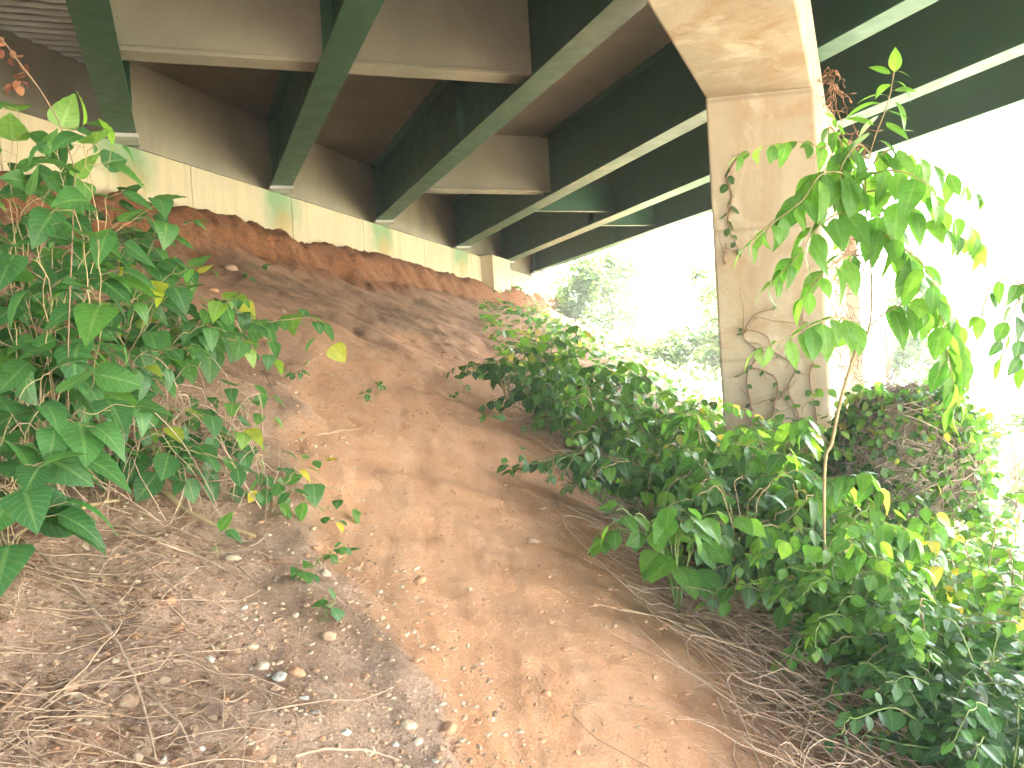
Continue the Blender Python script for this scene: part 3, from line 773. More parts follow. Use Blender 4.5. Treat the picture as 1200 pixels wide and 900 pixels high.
leaf_object("withered_leaves", L, SMALL, mat_leaf("curled_red_brown_leaf", [(0.0, (0.10, 0.03, 0.018)), (1.0, (0.22, 0.10, 0.05))], 0.7, 0.1, 0.2, vein=False), sh, rt_)

# ================================================================== RIGHT SIDE: SAPLING BY THE PIER
DS = 4.5
sr = ray(960, 640) * DS; sr = np.array([sr[0], sr[1], gz(sr[0], sr[1]) - 0.03])
sap = empty("sapling", sr, "tall thin sapling with drooping glossy leaves in front of the pier column", "sapling")
S = MB(); L = Leaves(); trunk_px = [(966, 560, 0), (975, 518, 0), (985, 470, 0), (1003, 412, 0), (1019, 382, 0), (1021, 320, 0), (1015, 255, 0), (1015, 205, 0), (1024, 165, 0), (1040, 122, 0), (1048, 84, 0)]
P3 = lambda l: [ray(x, y) * (DS + dz) for x, y, dz in l]
tp = catmull([sr] + P3(trunk_px), 8)
S.tube(tp, np.interp(np.linspace(0, 1, len(tp)), [0, .35, .5, 1], [0.008, 0.009, 0.005, 0.0025]), 7)
fR = (0.35, -0.6, 0.6)
br = [([(1015, 225, 0), (975, 150, .1), (968, 172, .1), (930, 165, .1), (895, 172, .1), (868, 182, .1)], .12, .085),
      ([(1016, 240, 0), (990, 205, -.1), (962, 205, -.2), (940, 235, -.3), (905, 262, -.35), (880, 285, -.4)], .17, .075),
      ([(1018, 262, 0), (985, 250, -.1), (955, 270, -.2), (935, 300, -.3), (905, 330, -.3)], .18, .08),
      ([(1020, 300, 0), (990, 300, -.1), (965, 320, -.2), (940, 350, -.2)], .16, .09),
      ([(1018, 390, 0), (985, 372, -.1), (955, 380, -.2), (920, 398, -.3), (892, 408, -.3)], .16, .08),
      ([(1015, 200, 0), (1045, 175, 0), (1085, 190, .1), (1115, 205, .1), (1150, 232, .1)], .14, .085),
      ([(1015, 225, 0), (1045, 222, -.1), (1060, 240, -.2), (1095, 262, -.2), (1140, 285, -.2)], .16, .08),
      ([(1016, 245, 0), (1045, 262, -.1), (1062, 290, -.1), (1075, 330, -.2), (1085, 365, -.2)], .16, .08),
      ([(1019, 382, 0), (1045, 362, 0), (1085, 352, 0), (1112, 365, 0), (1125, 400, 0), (1126, 445, 0), (1120, 478, 0)], .17, .075),
      ([(1016, 205, 0), (1050, 200, -.2), (1085, 215, -.3), (1105, 245, -.3), (1135, 262, -.3), (1150, 285, -.3)], .15, .08),
      ([(1085, 352, 0), (1105, 375, -.1), (1110, 410, -.1), (1118, 450, -.1)], .16, .08),
      ([(1018, 262, 0), (1045, 280, -.2), (1070, 300, -.2), (1090, 322, -.3), (1100, 350, -.3)], .16, .08),
      ([(1020, 300, 0), (1040, 290, 0), (1060, 300, 0), (1090, 330, 0), (1105, 352, 0)], .15, .08),
      ([(1014, 212, 0), (1000, 185, 0), (988, 160, .1), (978, 140, .1)], .08, .07),
      ([(1020, 180, 0), (1005, 170, 0), (985, 200, -.1), (995, 235, -.1), (990, 262, -.1)], .14, .08)]
for b, sz, stp in br:
    pts = catmull(P3(b), 7); S.tube(pts, np.linspace(0.005, 0.0018, len(pts)), 5)
    leafy(L, S, pts, stp * 0.5, sz * 1.12, 0.1, False, 0.14, 1.1, (0.3, 1.0), fR, True)
leafy(L, S, tp[int(len(tp) * .66):], 0.026, 0.17, 0.0, False, 0.2, 0.7, (0.4, 1.0), fR, True)
S.build("stem", MS_TAN, sap, smooth=True, origin=sr)
leaf_object("leaves", L, SAPL, ML_SAP, sap, sr)
# plant leaning in from the right
rr_ = ray(1260, 620) * 4.2; rr_ = np.array([rr_[0], rr_[1], gz(rr_[0], rr_[1])])
plant("sapling", "leafy branch hanging into view at the right edge", "sapling", None, rr_, [[ray(1250, 400) * 4.2, ray(1235, 310) * 4.2, ray(1200, 322) * 4.2, ray(1165, 335) * 4.2, ray(1150, 372) * 4.2], [ray(1250, 400) * 4.2, ray(1240, 340) * 4.2, ray(1205, 345) * 4.2, ray(1180, 380) * 4.2, ray(1172, 420) * 4.2], [ray(1250, 420) * 4.2, ray(1235, 370) * 4.2, ray(1208, 375) * 4.2, ray(1198, 430) * 4.2]],
      0.16, SAPL, ML_RIGHT, MS_TAN, step=0.045, start=0.5, droop=1.1, petiole=0.2, face=fR, rad=0.008)

# climbers on the column face
nrm = np.cross(pB - pA, np.array([0, 0, 1.0])); nrm = unit(nrm)
if nrm @ pA > 0: nrm = -nrm
def col_pt(x, y, off=0.02):
    r = ray(x, y); t = (pA @ nrm) / (r @ nrm); return r * t + nrm * off
cl = [([(866, 182), (852, 208), (858, 232), (853, 262), (865, 292)], 0.12, "thin vine with small round leaves hanging down the pier's left edge", MS_DRYD, 0.07, ML_DARK),
      ([(884, 520), (880, 480), (876, 440), (890, 415), (872, 395), (884, 370), (905, 362)], 0.07, "brown climbing vine low on the left half of the pier column", MS_DRYD, 0.17, ML_DARK),
      ([(940, 520), (935, 486), (922, 455), (930, 430), (905, 410), (896, 392), (868, 385)], 0.06, "brown climbing vine zigzagging up the middle of the pier column", MS_DRYD, 0.2, ML_DARK),
      ([(960, 515), (955, 480), (948, 440), (958, 400), (940, 375), (944, 350)], 0.07, "brown climbing vine along the right half of the pier column", MS_DRYD, 0.2, ML_RIGHT),
      ([(903, 520), (905, 486), (912, 450), (895, 435), (880, 432), (866, 440)], 0.07, "short leafy vine at the foot of the pier column", MS_DRYD, 0.08, ML_DARK),
      ([(850, 310), (849, 300), (851, 285)], 0.11, "lone leaf clinging to the left edge of the pier column", MS_DRYD, 0.12, ML_RIGHT)]
for pxs, sz, lab, ms, stp, ml in cl:
    P = [col_pt(*p) for p in pxs]
    t = empty("climbing_vine", P[0], lab, "vine", "vines climbing the pier column")
    S = MB(); L = Leaves(); pts = wiggle(catmull(P, 8), 0.01); S.tube(pts, np.linspace(0.009, 0.004, len(pts)), 5)
    for k in range(6):
        i = RNG.integers(3, len(pts) - 3); q = pts[i] + np.array([RNG.normal(0, .16), 0, RNG.normal(.02, .18)]); q = q - nrm * ((q - pA) @ nrm) + nrm * 0.02
        if 0.03 < (q - pA) @ unit(pB - pA) < 0.92:
            S.tube(wiggle(np.linspace(pts[i], q, 6), 0.02), np.linspace(0.004, 0.002, 6), 4)
    leafy(L, None, pts, stp, sz, 0.1, False, 0.1, 0.9, (0.1, 0.8), nrm, True)
    S.build("stem", ms, t, smooth=True, origin=P[0]); leaf_object("leaves", L, SMALL, ml, t, P[0])

# dry vine clumps hanging beside the pier
def clump(lab, c, rx, rz, n, mat, seed_dir=-1.0, rad=0.004):
    S = MB()
    for k in range(n):
        p = c + np.array([RNG.normal(0, rx), RNG.normal(0, rx), RNG.normal(0, rz)])
        d = unit(rnd3(1) + np.array([0, 0, seed_dir])) * RNG.uniform(0.12, 0.4)
        S.tube(wiggle(np.linspace(p, p + d, 7), 0.06), rad * RNG.uniform(0.6, 1.3), 4)
    o = S.build("dry_vine_clump", mat, None, smooth=True, origin=c)
    tag(o, lab, "dry vines", "dry vine clumps hanging beside the pier")
clump("reddish clump of dry vines hanging high beside the pier column", ray(1000, 195) * 8.2, .09, .22, 90, MS_RED)
clump("dry vine clump halfway down the far column", ray(1000, 312) * 8.6, .12, .12, 80, MS_RED, 0)
clump("wisp of dry vine on the upper right edge of the pier column", ray(974, 95) * 8.6, .02, .09, 26, MS_RED)
clump("dry stems beside the lower right edge of the pier column", ray(992, 400) * 8.4, .10, .35, 70, MS_DRYD)

# brush heap
bc = ray(1062, 520) * 6.6; bc[2] = bc[2]
bb = np.array([bc[0], bc[1], gz(bc[0], bc[1])])
bh = empty("brush_heap", bb, "rounded heap of tangled brown dead vines right of the pier column", "brush heap")
S = MB()
top = ray(1062, 452) * 6.6
hz = top[2] - bb[2]
def dome(th, ph, k=1.0):
    return bb + np.array([math.cos(th) * math.sin(ph) * 0.50 * k, math.sin(th) * math.sin(ph) * 0.5 * k, hz - 0.62 + math.cos(ph) * 0.62 * k])
for k in range(1500):
    th = RNG.uniform(-math.pi, math.pi); ph = RNG.uniform(0.05, 1.7); kk = RNG.uniform(0.82, 1.03); l = RNG.uniform(0.3, 0.9); tw_ = RNG.normal(0, 1.0)
    pts = np.array([dome(th + tw_ * s_, min(ph + l * s_, 2.3), kk) for s_ in np.linspace(0, 1, 9)])
    S.tube(wiggle(pts, 0.07), RNG.uniform(0.002, 0.006), 4)
S.build("dead_vines", mat_stem('grey_dry_vine', (0.46, 0.37, 0.29), (0.33, 0.25, 0.19)), bh, smooth=True, origin=bb)
L = Leaves()
for k in range(1900):
    p = dome(RNG.uniform(-math.pi, math.pi), RNG.uniform(0.5, 2.2), RNG.uniform(0.95, 1.2)); L.add(p, rnd3() + np.array([0, 0, -.6]), rnd3(.6) + np.array([0, -.4, .8]), RNG.uniform(.05, .09), RNG.random())
leaf_object("leaves", L, SMALL, ML_RIGHT, bh, bb)

# ================================================================== RIGHT THICKET SHRUBS
GR = "leafy shrubs in the right thicket"
def shrub(px, top, depth, r, leaf, kind, label, n=9, mat=None, tint=(0.1, 0.85)):
    b = ray(px, top) * depth; root = np.array([b[0], b[1], gz(b[0], b[1])])
    h = max(0.25, b[2] - root[2])
    tm, pair, step, dr, pet = {"o": (OVATE, False, leaf * .5, .8, .3), "l": (LANCE, True, leaf * .32, .9, .12), "s": (SMALL, True, leaf * .62, .35, .12), "b": (BROAD, False, leaf * .55, .8, .4)}[kind]
    st = []
    for k in range(n):
        a = RNG.uniform(0, 2 * math.pi); rr = r * RNG.uniform(0.35, 1.1); hh = h * RNG.uniform(0.65, 1.05) * (1 - 0.25 * (rr / r) ** 2)
        e = root + np.array([math.cos(a) * rr, math.sin(a) * rr, hh * RNG.uniform(.75, 1)])
        m_ = root + np.array([math.cos(a) * rr * .35, math.sin(a) * rr * .35, hh * .8])
        e2 = e + np.array([math.cos(a), math.sin(a), -0.5]) * r * .25
        st.append([m_, e, e2])
    return plant("leafy_shrub", label, "shrub", GR, root, st, leaf, tm, mat or ML_RIGHT, MS_TAN if n % 2 else MS_GREEN, step=step, pair=pair, rad=0.005, droop=dr, tint=tint, start=0.2, petiole=pet, face=(0.2, -0.5, 0.8))
SH = [
 (880, 452, 6.7, .5, .12, "o", "leafy shrub hiding the left part of the pier column's foot", 15, ML_RIGHT, (.2, .95)),
 (930, 448, 6.5, .5, .12, "o", "leafy shrub hiding the right part of the pier column's foot", 15, ML_RIGHT, (.2, .95)),
 (985, 585, 4.1, .32, .12, "o", "small shrub in front of the sapling's foot", 10, ML_RIGHT, (.1, .9)),
 (590, 392, 9.2, .45, .15, "o", "leftmost shrub of the right thicket at the end of the soil shelf", 9, ML_DARK, (0, .9)),
 (632, 362, 9.4, .5, .16, "o", "shrub just right of the wall's pilaster with a yellow green leaf", 10, ML_RIGHT, (0, 1)),
 (672, 392, 9.0, .55, .16, "o", "shrub under the far bush where the slope turns", 10, ML_RIGHT, (0, .8)),
 (725, 400, 9.2, .5, .17, "o", "shrub in the gap between the far bush and the pier column", 9, ML_RIGHT, (.1, .9)),
 (640, 430, 8.0, .5, .14, "o", "low dark shrub below the pilaster", 10, ML_DARK, (0, .9)),
 (700, 440, 7.6, .6, .15, "o", "glossy shrub in the upper middle of the right thicket", 11, ML_RIGHT, (0, .8)),
 (760, 440, 7.6, .55, .16, "o", "glossy shrub left of the pier column at mid height", 10, ML_RIGHT, (.1, .9)),
 (815, 430, 7.3, .5, .15, "o", "shrub touching the left side of the pier column", 9, ML_RIGHT, (.2, 1)),
 (700, 500, 6.0, .5, .12, "o", "shrub overhanging the upper right edge of the chute", 10, ML_DARK, (0, .9)),
 (760, 490, 5.8, .5, .14, "b", "shrub with broad leaves just below the glossy ones", 9, ML_RIGHT, (0, .8)),
 (830, 465, 5.6, .55, .20, "l", "arching shrub with narrow leaves below the pier column's left corner", 9, ML_RIGHT, (.2, .9)),
 (905, 462, 5.4, .6, .22, "l", "arching shrub with narrow leaves directly below the pier column", 10, ML_RIGHT, (.2, 1)),
 (785, 552, 4.5, .32, .18, "o", "shrub leaning over the chute with long pale leaves", 8, ML_RIGHT, (.3, .8)),
 (860, 520, 4.8, .5, .14, "o", "dark shrub in the centre of the right thicket", 11, ML_DARK, (0, .9)),
 (950, 515, 4.9, .5, .20, "l", "narrow leaved shrub around the foot of the sapling", 11, ML_RIGHT, (.1, .9)),
 (1015, 545, 4.9, .5, .14, "o", "glossy shrub right of the sapling's foot", 10, ML_RIGHT, (.1, 1)),
 (1075, 590, 5.0, .55, .13, "b", "bright shrub below the brush heap", 10, ML_RIGHT, (.4, 1)),
 (1140, 585, 5.4, .6, .11, "o", "bright shrub on the skyline at the right edge", 11, ML_RIGHT, (.5, 1)),
 (1185, 560, 6.0, .55, .11, "s", "pale shrub behind the skyline at the far right", 11, ML_RIGHT, (.5, 1)),
 (1195, 620, 4.4, .5, .10, "s", "fine leaved shrub against the right edge below the skyline", 11, ML_RIGHT, (.3, 1)),
 (960, 590, 4.25, .45, .13, "o", "shrub above the tangle of dead vines", 10, ML_RIGHT, (.1, .9)),
 (1000, 650, 4.0, .45, .09, "s", "fine leaved shrub between the tangle and the bright shrub", 12, ML_RIGHT, (.2, .9)),
 (1080, 680, 3.9, .5, .085, "s", "fine leaved shrub in the lower right, upper of the three dark ones", 13, ML_RIGHT, (0, .8)),
 (1150, 700, 3.7, .5, .085, "s", "dark fine leaved shrub at the lower right edge", 14, ML_DARK, (.1, 1)),
 (1100, 760, 3.4, .42, .085, "s", "dark fine leaved shrub with rows of round leaves over the litter", 12, ML_DARK, (.1, 1)),
 (1175, 790, 3.2, .4, .085, "s", "dark fine leaved shrub in the bottom right corner", 12, ML_DARK, (.1, 1)),
 (1075, 480, 6.2, .4, .08, "s", "thin leafy shoot in front of the brush heap", 4, ML_RIGHT, (.2, 1)),
 (1030, 430, 7.8, .5, .12, "o", "bright shrub between the pier column and the brush heap", 9, ML_RIGHT, (.4, 1)),
 (960, 440, 6.9, .45, .12, "o", "leafy shrub covering the pier column's lower right corner", 8, ML_RIGHT, (.3, 1)),
]
for (px, top_, dp, r, lf, kd, lab, n_, mt, tn) in SH: shrub(px, top_, dp, r, lf, kd, lab, n_, mt, tn)

# ================================================================== GROUND COVER (uncountable)
gx = lambda py: np.interp(py, [300, 380, 480, 560, 640, 700, 760, 820, 900, 1100], [575, 562, 625, 700, 752, 860, 940, 1000, 1050, 1110])
dx = lambda py: np.interp(py, [300, 380, 480, 560, 640, 700, 760, 820, 900, 1100], [560, 556, 615, 685, 735, 790, 850, 905, 965, 1040])
def scatter(n, az0, az1, r0, r1):
    az = np.radians(RNG.uniform(az0, az1, n)); r = np.exp(RNG.uniform(math.log(r0), math.log(r1), n))
    x = np.sin(az) * r; y = np.cos(az) * r; z = height(x, y)
    P = np.stack([x, y, z], -1); px, py, d = project(P)
    return P, px, py, d
def cover(n, r0, r1, hmax, size, name, mat, tmpl, tint, spread=0.9, top=0.35):
    P, px, py, d = scatter(n, -8, 38, r0, r1)
    e = (px - gx(py)) * d / F_PX
    X = P @ GX
    clumpn = 0.5 + 0.7 * fbm(P[:, 0] * 0.9 + 3, P[:, 1] * 0.9, 3)
    keep = (e > 0) & (d > 2.0) & (RNG.random(n) < np.clip(0.35 + 0.9 * clumpn, 0.1, 1)) & (X < 17)
    # stay clear of the pier
    keep &= ~((np.abs((P - pA) @ D - .7) < .8) & (np.abs((P - pA) @ unit(pB - pA) - .5) < .6))
    P, e, d, X = P[keep], e[keep], d[keep], X[keep]; m_ = len(P)
    h = hmax * sstep(0, 1.3, e) * (0.55 + 0.5 * fbm(P[:, 0] * 0.7, P[:, 1] * 0.7 + 8, 2)) * (0.45 + 0.55 * sstep(13.0, 9.0, d)) + 0.10
    P[:, 2] += np.clip(h, 0.08, 2) * (1 - top * RNG.random(m_) ** 0.6 * 2.2).clip(0.03, 1)
    az = RNG.uniform(0, 2 * math.pi, m_)
    Dd = np.stack([np.cos(az), np.sin(az), RNG.uniform(-0.9, 0.25, m_)], -1)
    N = np.stack([RNG.normal(0.15, .35, m_), RNG.normal(-0.25, .35, m_), np.ones(m_)], -1)
    S_ = size * RNG.uniform(0.6, 1.35, m_) * (1 + 0.03 * d)
    T = np.clip(RNG.uniform(*tint, m_) + 0.18 * fbm(P[:, 0] * 2, P[:, 1] * 2, 2), 0, 1)
    o = leaf_object(name, (P, Dd, N, S_, T), tmpl, mat); tag(o, kind="stuff")
    return o
o = cover(17000, 2.6, 11, 0.48, 0.085, "ground_cover", ML_RIGHT, SMALL, (0.0, 0.9))
o["label"] = "dense green ground cover over the right side of the slope"
o = cover(9000, 2.6, 8, 0.38, 0.065, "ground_cover", ML_DARK, SMALL, (0.1, 1.0)); o["label"] = "darker small leaved ground cover in the right thicket"
o = cover(9000, 10, 34, 0.45, 0.11, "ground_cover", ML_RIGHT, SMALL, (0.1, 1.0)); o["label"] = "ground cover running along the slope beyond the pier"
o = cover(3400, 3.4, 9, 0.52, 0.14, "ground_cover", ML_SAP, LANCE, (0.0, 0.8), top=0.25); o["label"] = "lighter narrow leaved growth mixed into the right thicket"
o = cover(1500, 3.0, 9, 0.56, 0.12, "ground_cover", ML_RIGHT, BROAD, (0.2, 1.0), top=0.2); o["label"] = "broad leaves standing on top of the right thicket"
# grass and weeds out in the open beyond the bridge
P, px, py, d = scatter(14000, -2, 50, 14, 75)
X = P @ GX; k_ = X > 14.0; P = P[k_]; m_ = len(P); az = RNG.uniform(0, 6.28, m_)
P[:, 2] += RNG.uniform(0, 0.3, m_)
o = leaf_object("meadow_weeds", (P, np.stack([np.cos(az), np.sin(az), RNG.uniform(-.2, .9, m_)], -1), rnd3(1) * 0 + np.stack([RNG.normal(0, .4, m_), RNG.normal(0, .4, m_), np.ones(m_)], -1), RNG.uniform(.2, .5, m_), RNG.random(m_)), QUADL, ML_FAR)
tag(o, "weeds on the open sunlit ground beyond the bridge", kind="stuff")

# dead vine tangle between soil and greenery
def tangle(name, label, n, az, rr, cond, mat, lmin, lmax, hmax, rmin, rmax, loop=0.2, dirbias=None):
    S = MB(); c = 0
    P, px, py, d = scatter(n * 14, az[0], az[1], rr[0], rr[1])
    ok = np.where(cond(P, px, py, d))[0]
    for i in ok[:n]:
        p = P[i]; a = RNG.uniform(0, 2 * math.pi) if dirbias is None else RNG.normal(dirbias, 0.7)
        l = RNG.uniform(lmin, lmax); dirv = np.array([math.cos(a), math.sin(a), 0])
        perp = np.array([-dirv[1], dirv[0], 0]); k = RNG.normal(0, loop)
        t = np.linspace(0, 1, 12)[:, None]
        xy = p + dirv * l * (t - .5) + perp * k * l * np.sin(t * math.pi) + perp * RNG.normal(0, .05) * np.sin(t * 2 * math.pi)
        hh = RNG.uniform(0.0, hmax) * np.sin(np.linspace(0.0, math.pi, 12)) + RNG.uniform(0.0, 0.25 * hmax)
        xy[:, 2] = height(xy[:, 0], xy[:, 1]) + hh + 0.002
        S.tube(wiggle(xy, 0.02), np.linspace(1, 0.5, 12) * RNG.uniform(rmin, rmax), 4)
    if S.n: tag(S.build(name, mat, smooth=True), label, kind="stuff")
tz = lambda P, px, py, d: (px > dx(py) - 10) & (px < gx(py) + 120) & (py > 380) & (py < 1100)
tangle("dead_vine_tangle", "tangle of dead vines along the lower edge of the greenery", 760, (-4, 34), (2.6, 9), tz, MS_DRY, .2, .95, .17, .0012, .0036, .6)
tangle("dead_vine_tangle", "darker dead vines under the edge of the greenery", 480, (-4, 34), (2.6, 9), tz, MS_DRYD, .2, .8, .15, .0012, .0034, .6)
tl = lambda P, px, py, d: (d > .8) & (px < np.interp(py, [300, 500, 620, 760, 900, 1100], [230, 330, 330, 300, 330, 420]) - np.abs(RNG.normal(0, 60, len(px)))) & (py > 250) & (py < 1200)
tangle("straw_litter", "thin dry vines and straw lying over the left bank", 360, (-42, -8), (1.3, 6.5), tl, MS_DRY, .1, .7, .06, .0008, .0022, .45)
tangle("straw_litter", "dark thin dead stems lying over the left bank", 180, (-42, -8), (1.3, 6.5), tl, MS_DRYD, .1, .6, .05, .001, .0024, .25)
tu = lambda P, px, py, d: (d > 1) & (px < 300) & (py > 330) & (py < 620)
tangle("dead_stems", "dry upright stems inside the left thicket", 240, (-42, -12), (2.6, 5), tu, MS_DRY, .15, .5, .4, .0015, .0035, .3)

# dry leaf litter
def litter(n, az, rr, cond, label, smin, smax):
    P, px, py, d = scatter(n * 6, az[0], az[1], rr[0], rr[1]); k = np.where(cond(P, px, py, d))[0][:n]; P = P[k]; m_ = len(P)
    P[:, 2] += 0.006; a = RNG.uniform(0, 6.28, m_)
    o = leaf_object("leaf_litter", (P, np.stack([np.cos(a), np.sin(a), RNG.normal(0, .15, m_)], -1), np.stack([RNG.normal(0, .3, m_), RNG.normal(0, .3, m_), np.ones(m_)], -1), RNG.uniform(smin, smax, m_), RNG.random(m_)), SMALL, ML_DEAD)
    tag(o, label, kind="stuff")
litter(7000, (-42, -6), (1.3, 7), tl, "dry brown leaf bits on the left bank", .008, .038)
litter(2600, (-4, 36), (2.6, 10), lambda P, px, py, d: (px > dx(py)) & (py > 380), "dry brown leaves under the right thicket", .03, .08)

# ================================================================== STONES
bpy.ops.mesh.primitive_ico_sphere_add(subdivisions=1, radius=1); _o = bpy.context.object
IV = np.array([v.co[:] for v in _o.data.vertices]); IF = np.array([p.vertices[:] for p in _o.data.polygons]); bpy.data.objects.remove(_o)
def gravel(n, az, rr, cond, smin, smax, mat, label):
    P, px, py, d = scatter(n * 8, az[0], az[1], rr[0], rr[1]); k = np.where(cond(P, px, py, d))[0][:n]; P = P[k]; m_ = len(P)
    s = smin * (smax / smin) ** (RNG.random(m_) ** 2.2)
    sc = RNG.uniform(.6, 1.3, (m_, 3)); sc[:, 2] *= .6
    V = IV[None] * (1 + RNG.normal(0, .16, (m_, len(IV), 1))) * sc[:, None] * s[:, None, None]
    a = RNG.uniform(0, 6.28, m_); c, si = np.cos(a)[:, None], np.sin(a)[:, None]
    V = np.stack([V[..., 0] * c - V[..., 1] * si, V[..., 0] * si + V[..., 1] * c, V[..., 2]], -1) + P[:, None]
    Q = (IF[None] + (np.arange(m_) * len(IV))[:, None, None]).reshape(-1, 3)
    me = fast_mesh("gravel", V.reshape(-1, 3), Q, mat, False); o = bpy.data.objects.new("gravel", me); COL.objects.link(o); tag(o, label, kind="stuff")
litz = lambda P, px, py, d: (d > .8) & (px < np.interp(py, [300, 400, 600, 700, 900, 1100], [420, 400, 430, 520, 640, 700])) & (px < 1100) & (py > 300)
allz = lambda P, px, py, d: (d > .8) & (px < gx(py) + 30) & (py > 300)
gravel(4200, (-40, 5), (1.4, 9), litz, .002, .014, MST["cream"], "pale gravel scattered over the left bank")
gravel(6000, (-40, 5), (1.4, 9), litz, .002, .016, MST["tan"], "tan gravel scattered over the left bank")
gravel(3500, (-40, 22), (1.6, 11), allz, .002, .016, MST["orange"], "orange clay lumps scattered over the slope")
gravel(3000, (-40, 22), (1.6, 11), allz, .002, .010, MST["tan"], "small tan gravel on the trodden chute")
gravel(350, (-40, 10), (1.4, 6), litz, .002, .009, MST["white"], "tiny white chips on the left bank")
def rock_mesh(seed):
    rs = np.random.default_rng(seed); bpy.ops.mesh.primitive_ico_sphere_add(subdivisions=3, radius=1); o = bpy.context.object; me = o.data; bpy.data.objects.remove(o)
    off = rs.uniform(0, 50, 3)
    for v in me.vertices:
        c = v.co.copy(); k = 1 + .35 * mnoise.noise(c * 1.1 + Vector(off)) + .12 * mnoise.noise(c * 3.2 + Vector(off)); v.co = Vector((c.x * k * 1.1, c.y * k * .85, c.z * k * .6))
    me.shade_smooth(); return me
RK = {}
def stone(x, y, s, kind, label):
    p = ground_hit(x, y)
    if p is None: return
    key = (kind, random.randrange(3))
    if key not in RK: me = rock_mesh(hash(key[1]) + len(RK)); me.materials.append(MST[kind]); me.name = "stone"; RK[key] = me
    o = bpy.data.objects.new("stone", RK[key]); COL.objects.link(o)
    r = s * 0.5 * (p @ FW) / F_PX
    o.location = p - np.array([0, 0, r * .12]); o.scale = (r, r, r); o.rotation_euler = (RNG.normal(0, .25), RNG.normal(0, .25), RNG.uniform(0, 6.28))
    tag(o, label, "stone", "stones lying on the slope")
for a in [(405, 858, 15, "white", "bright white stone near the bottom of the litter"), (478, 849, 22, "cream", "cream stone left of the orange one at the bottom"),
          (525, 852, 24, "orange", "flat orange stone at the bottom beside the chute"), (489, 869, 14, "cream", "small cream stone under the larger cream one"),
          (433, 881, 15, "cream", "cream stone right above the bottom edge"), (327, 793, 20, "white", "flat white stone in the gravelly patch"),
          (306, 781, 20, "cream", "upright cream stone left of the flat white one"), (345, 789, 26, "orange", "large orange lump right of the flat white stone"),
          (385, 744, 20, "tan", "tan stone halfway up the gravelly patch"), (245, 773, 14, "white", "small white stone beside a dark twig end"),
          (286, 712, 8, "white", "small round white pebble under the single leaf"), (345, 722, 10, "cream", "cream pebble left of the tan stone"),
          (198, 703, 18, "orange", "orange stone among the straw"), (492, 679, 16, "orange", "orange stone at the chute's left edge"),
          (272, 654, 20, "cream", "cream stone just right of the single toothed leaf"), (380, 672, 18, "cream", "cream stone beside the hanging seedling"),
          (160, 886, 18, "cream", "oval cream stone at the bottom left"), (86, 867, 16, "tan", "tan stone near the lower left corner"),
          (190, 891, 13, "white", "white stone at the very bottom beside a long twig"), (206, 736, 20, "orange", "orange lump below the straw bundle"),
          (80, 806, 22, "tan", "tan stone in the left litter below the straw"), (235, 877, 10, "white", "white pebble right of the long twig's foot"),
          (462, 872, 11, "white", "white pebble between the cream stones"), (369, 835, 12, "grey", "grey stone in the dark soil"),
          (356, 818, 12, "white", "white pebble above the grey stone"), (295, 757, 14, "cream", "cream pebble on top of the gravelly patch"),
          (625, 633, 14, "tan", "lone tan stone in the middle of the chute"), (960, 862, 26, "cream", "cream stone in the vine tangle at the bottom"),
          (781, 733, 12, "orange", "orange stone on the right side of the chute"), (720, 732, 8, "tan", "small tan pebble right of the chute's middle"),
          (640, 812, 12, "orange", "orange clod low in the chute"), (920, 802, 12, "white", "pale scrap like stone at the edge of the tangle"),
          (550, 690, 8, "tan", "tan pebble on the smooth part of the chute"), (770, 655, 10, "orange", "orange clod under the overhanging shrub"),
          (270, 315, 20, "tan", "pale clay lump at the top of the bare slope"), (150, 820, 26, "tan", "big clay lump half buried in the left litter"),
          (250, 340, 12, "orange", "orange clod on the upper slope"), (330, 365, 12, "tan", "tan clod on the dark shelf")]:
    stone(*a)

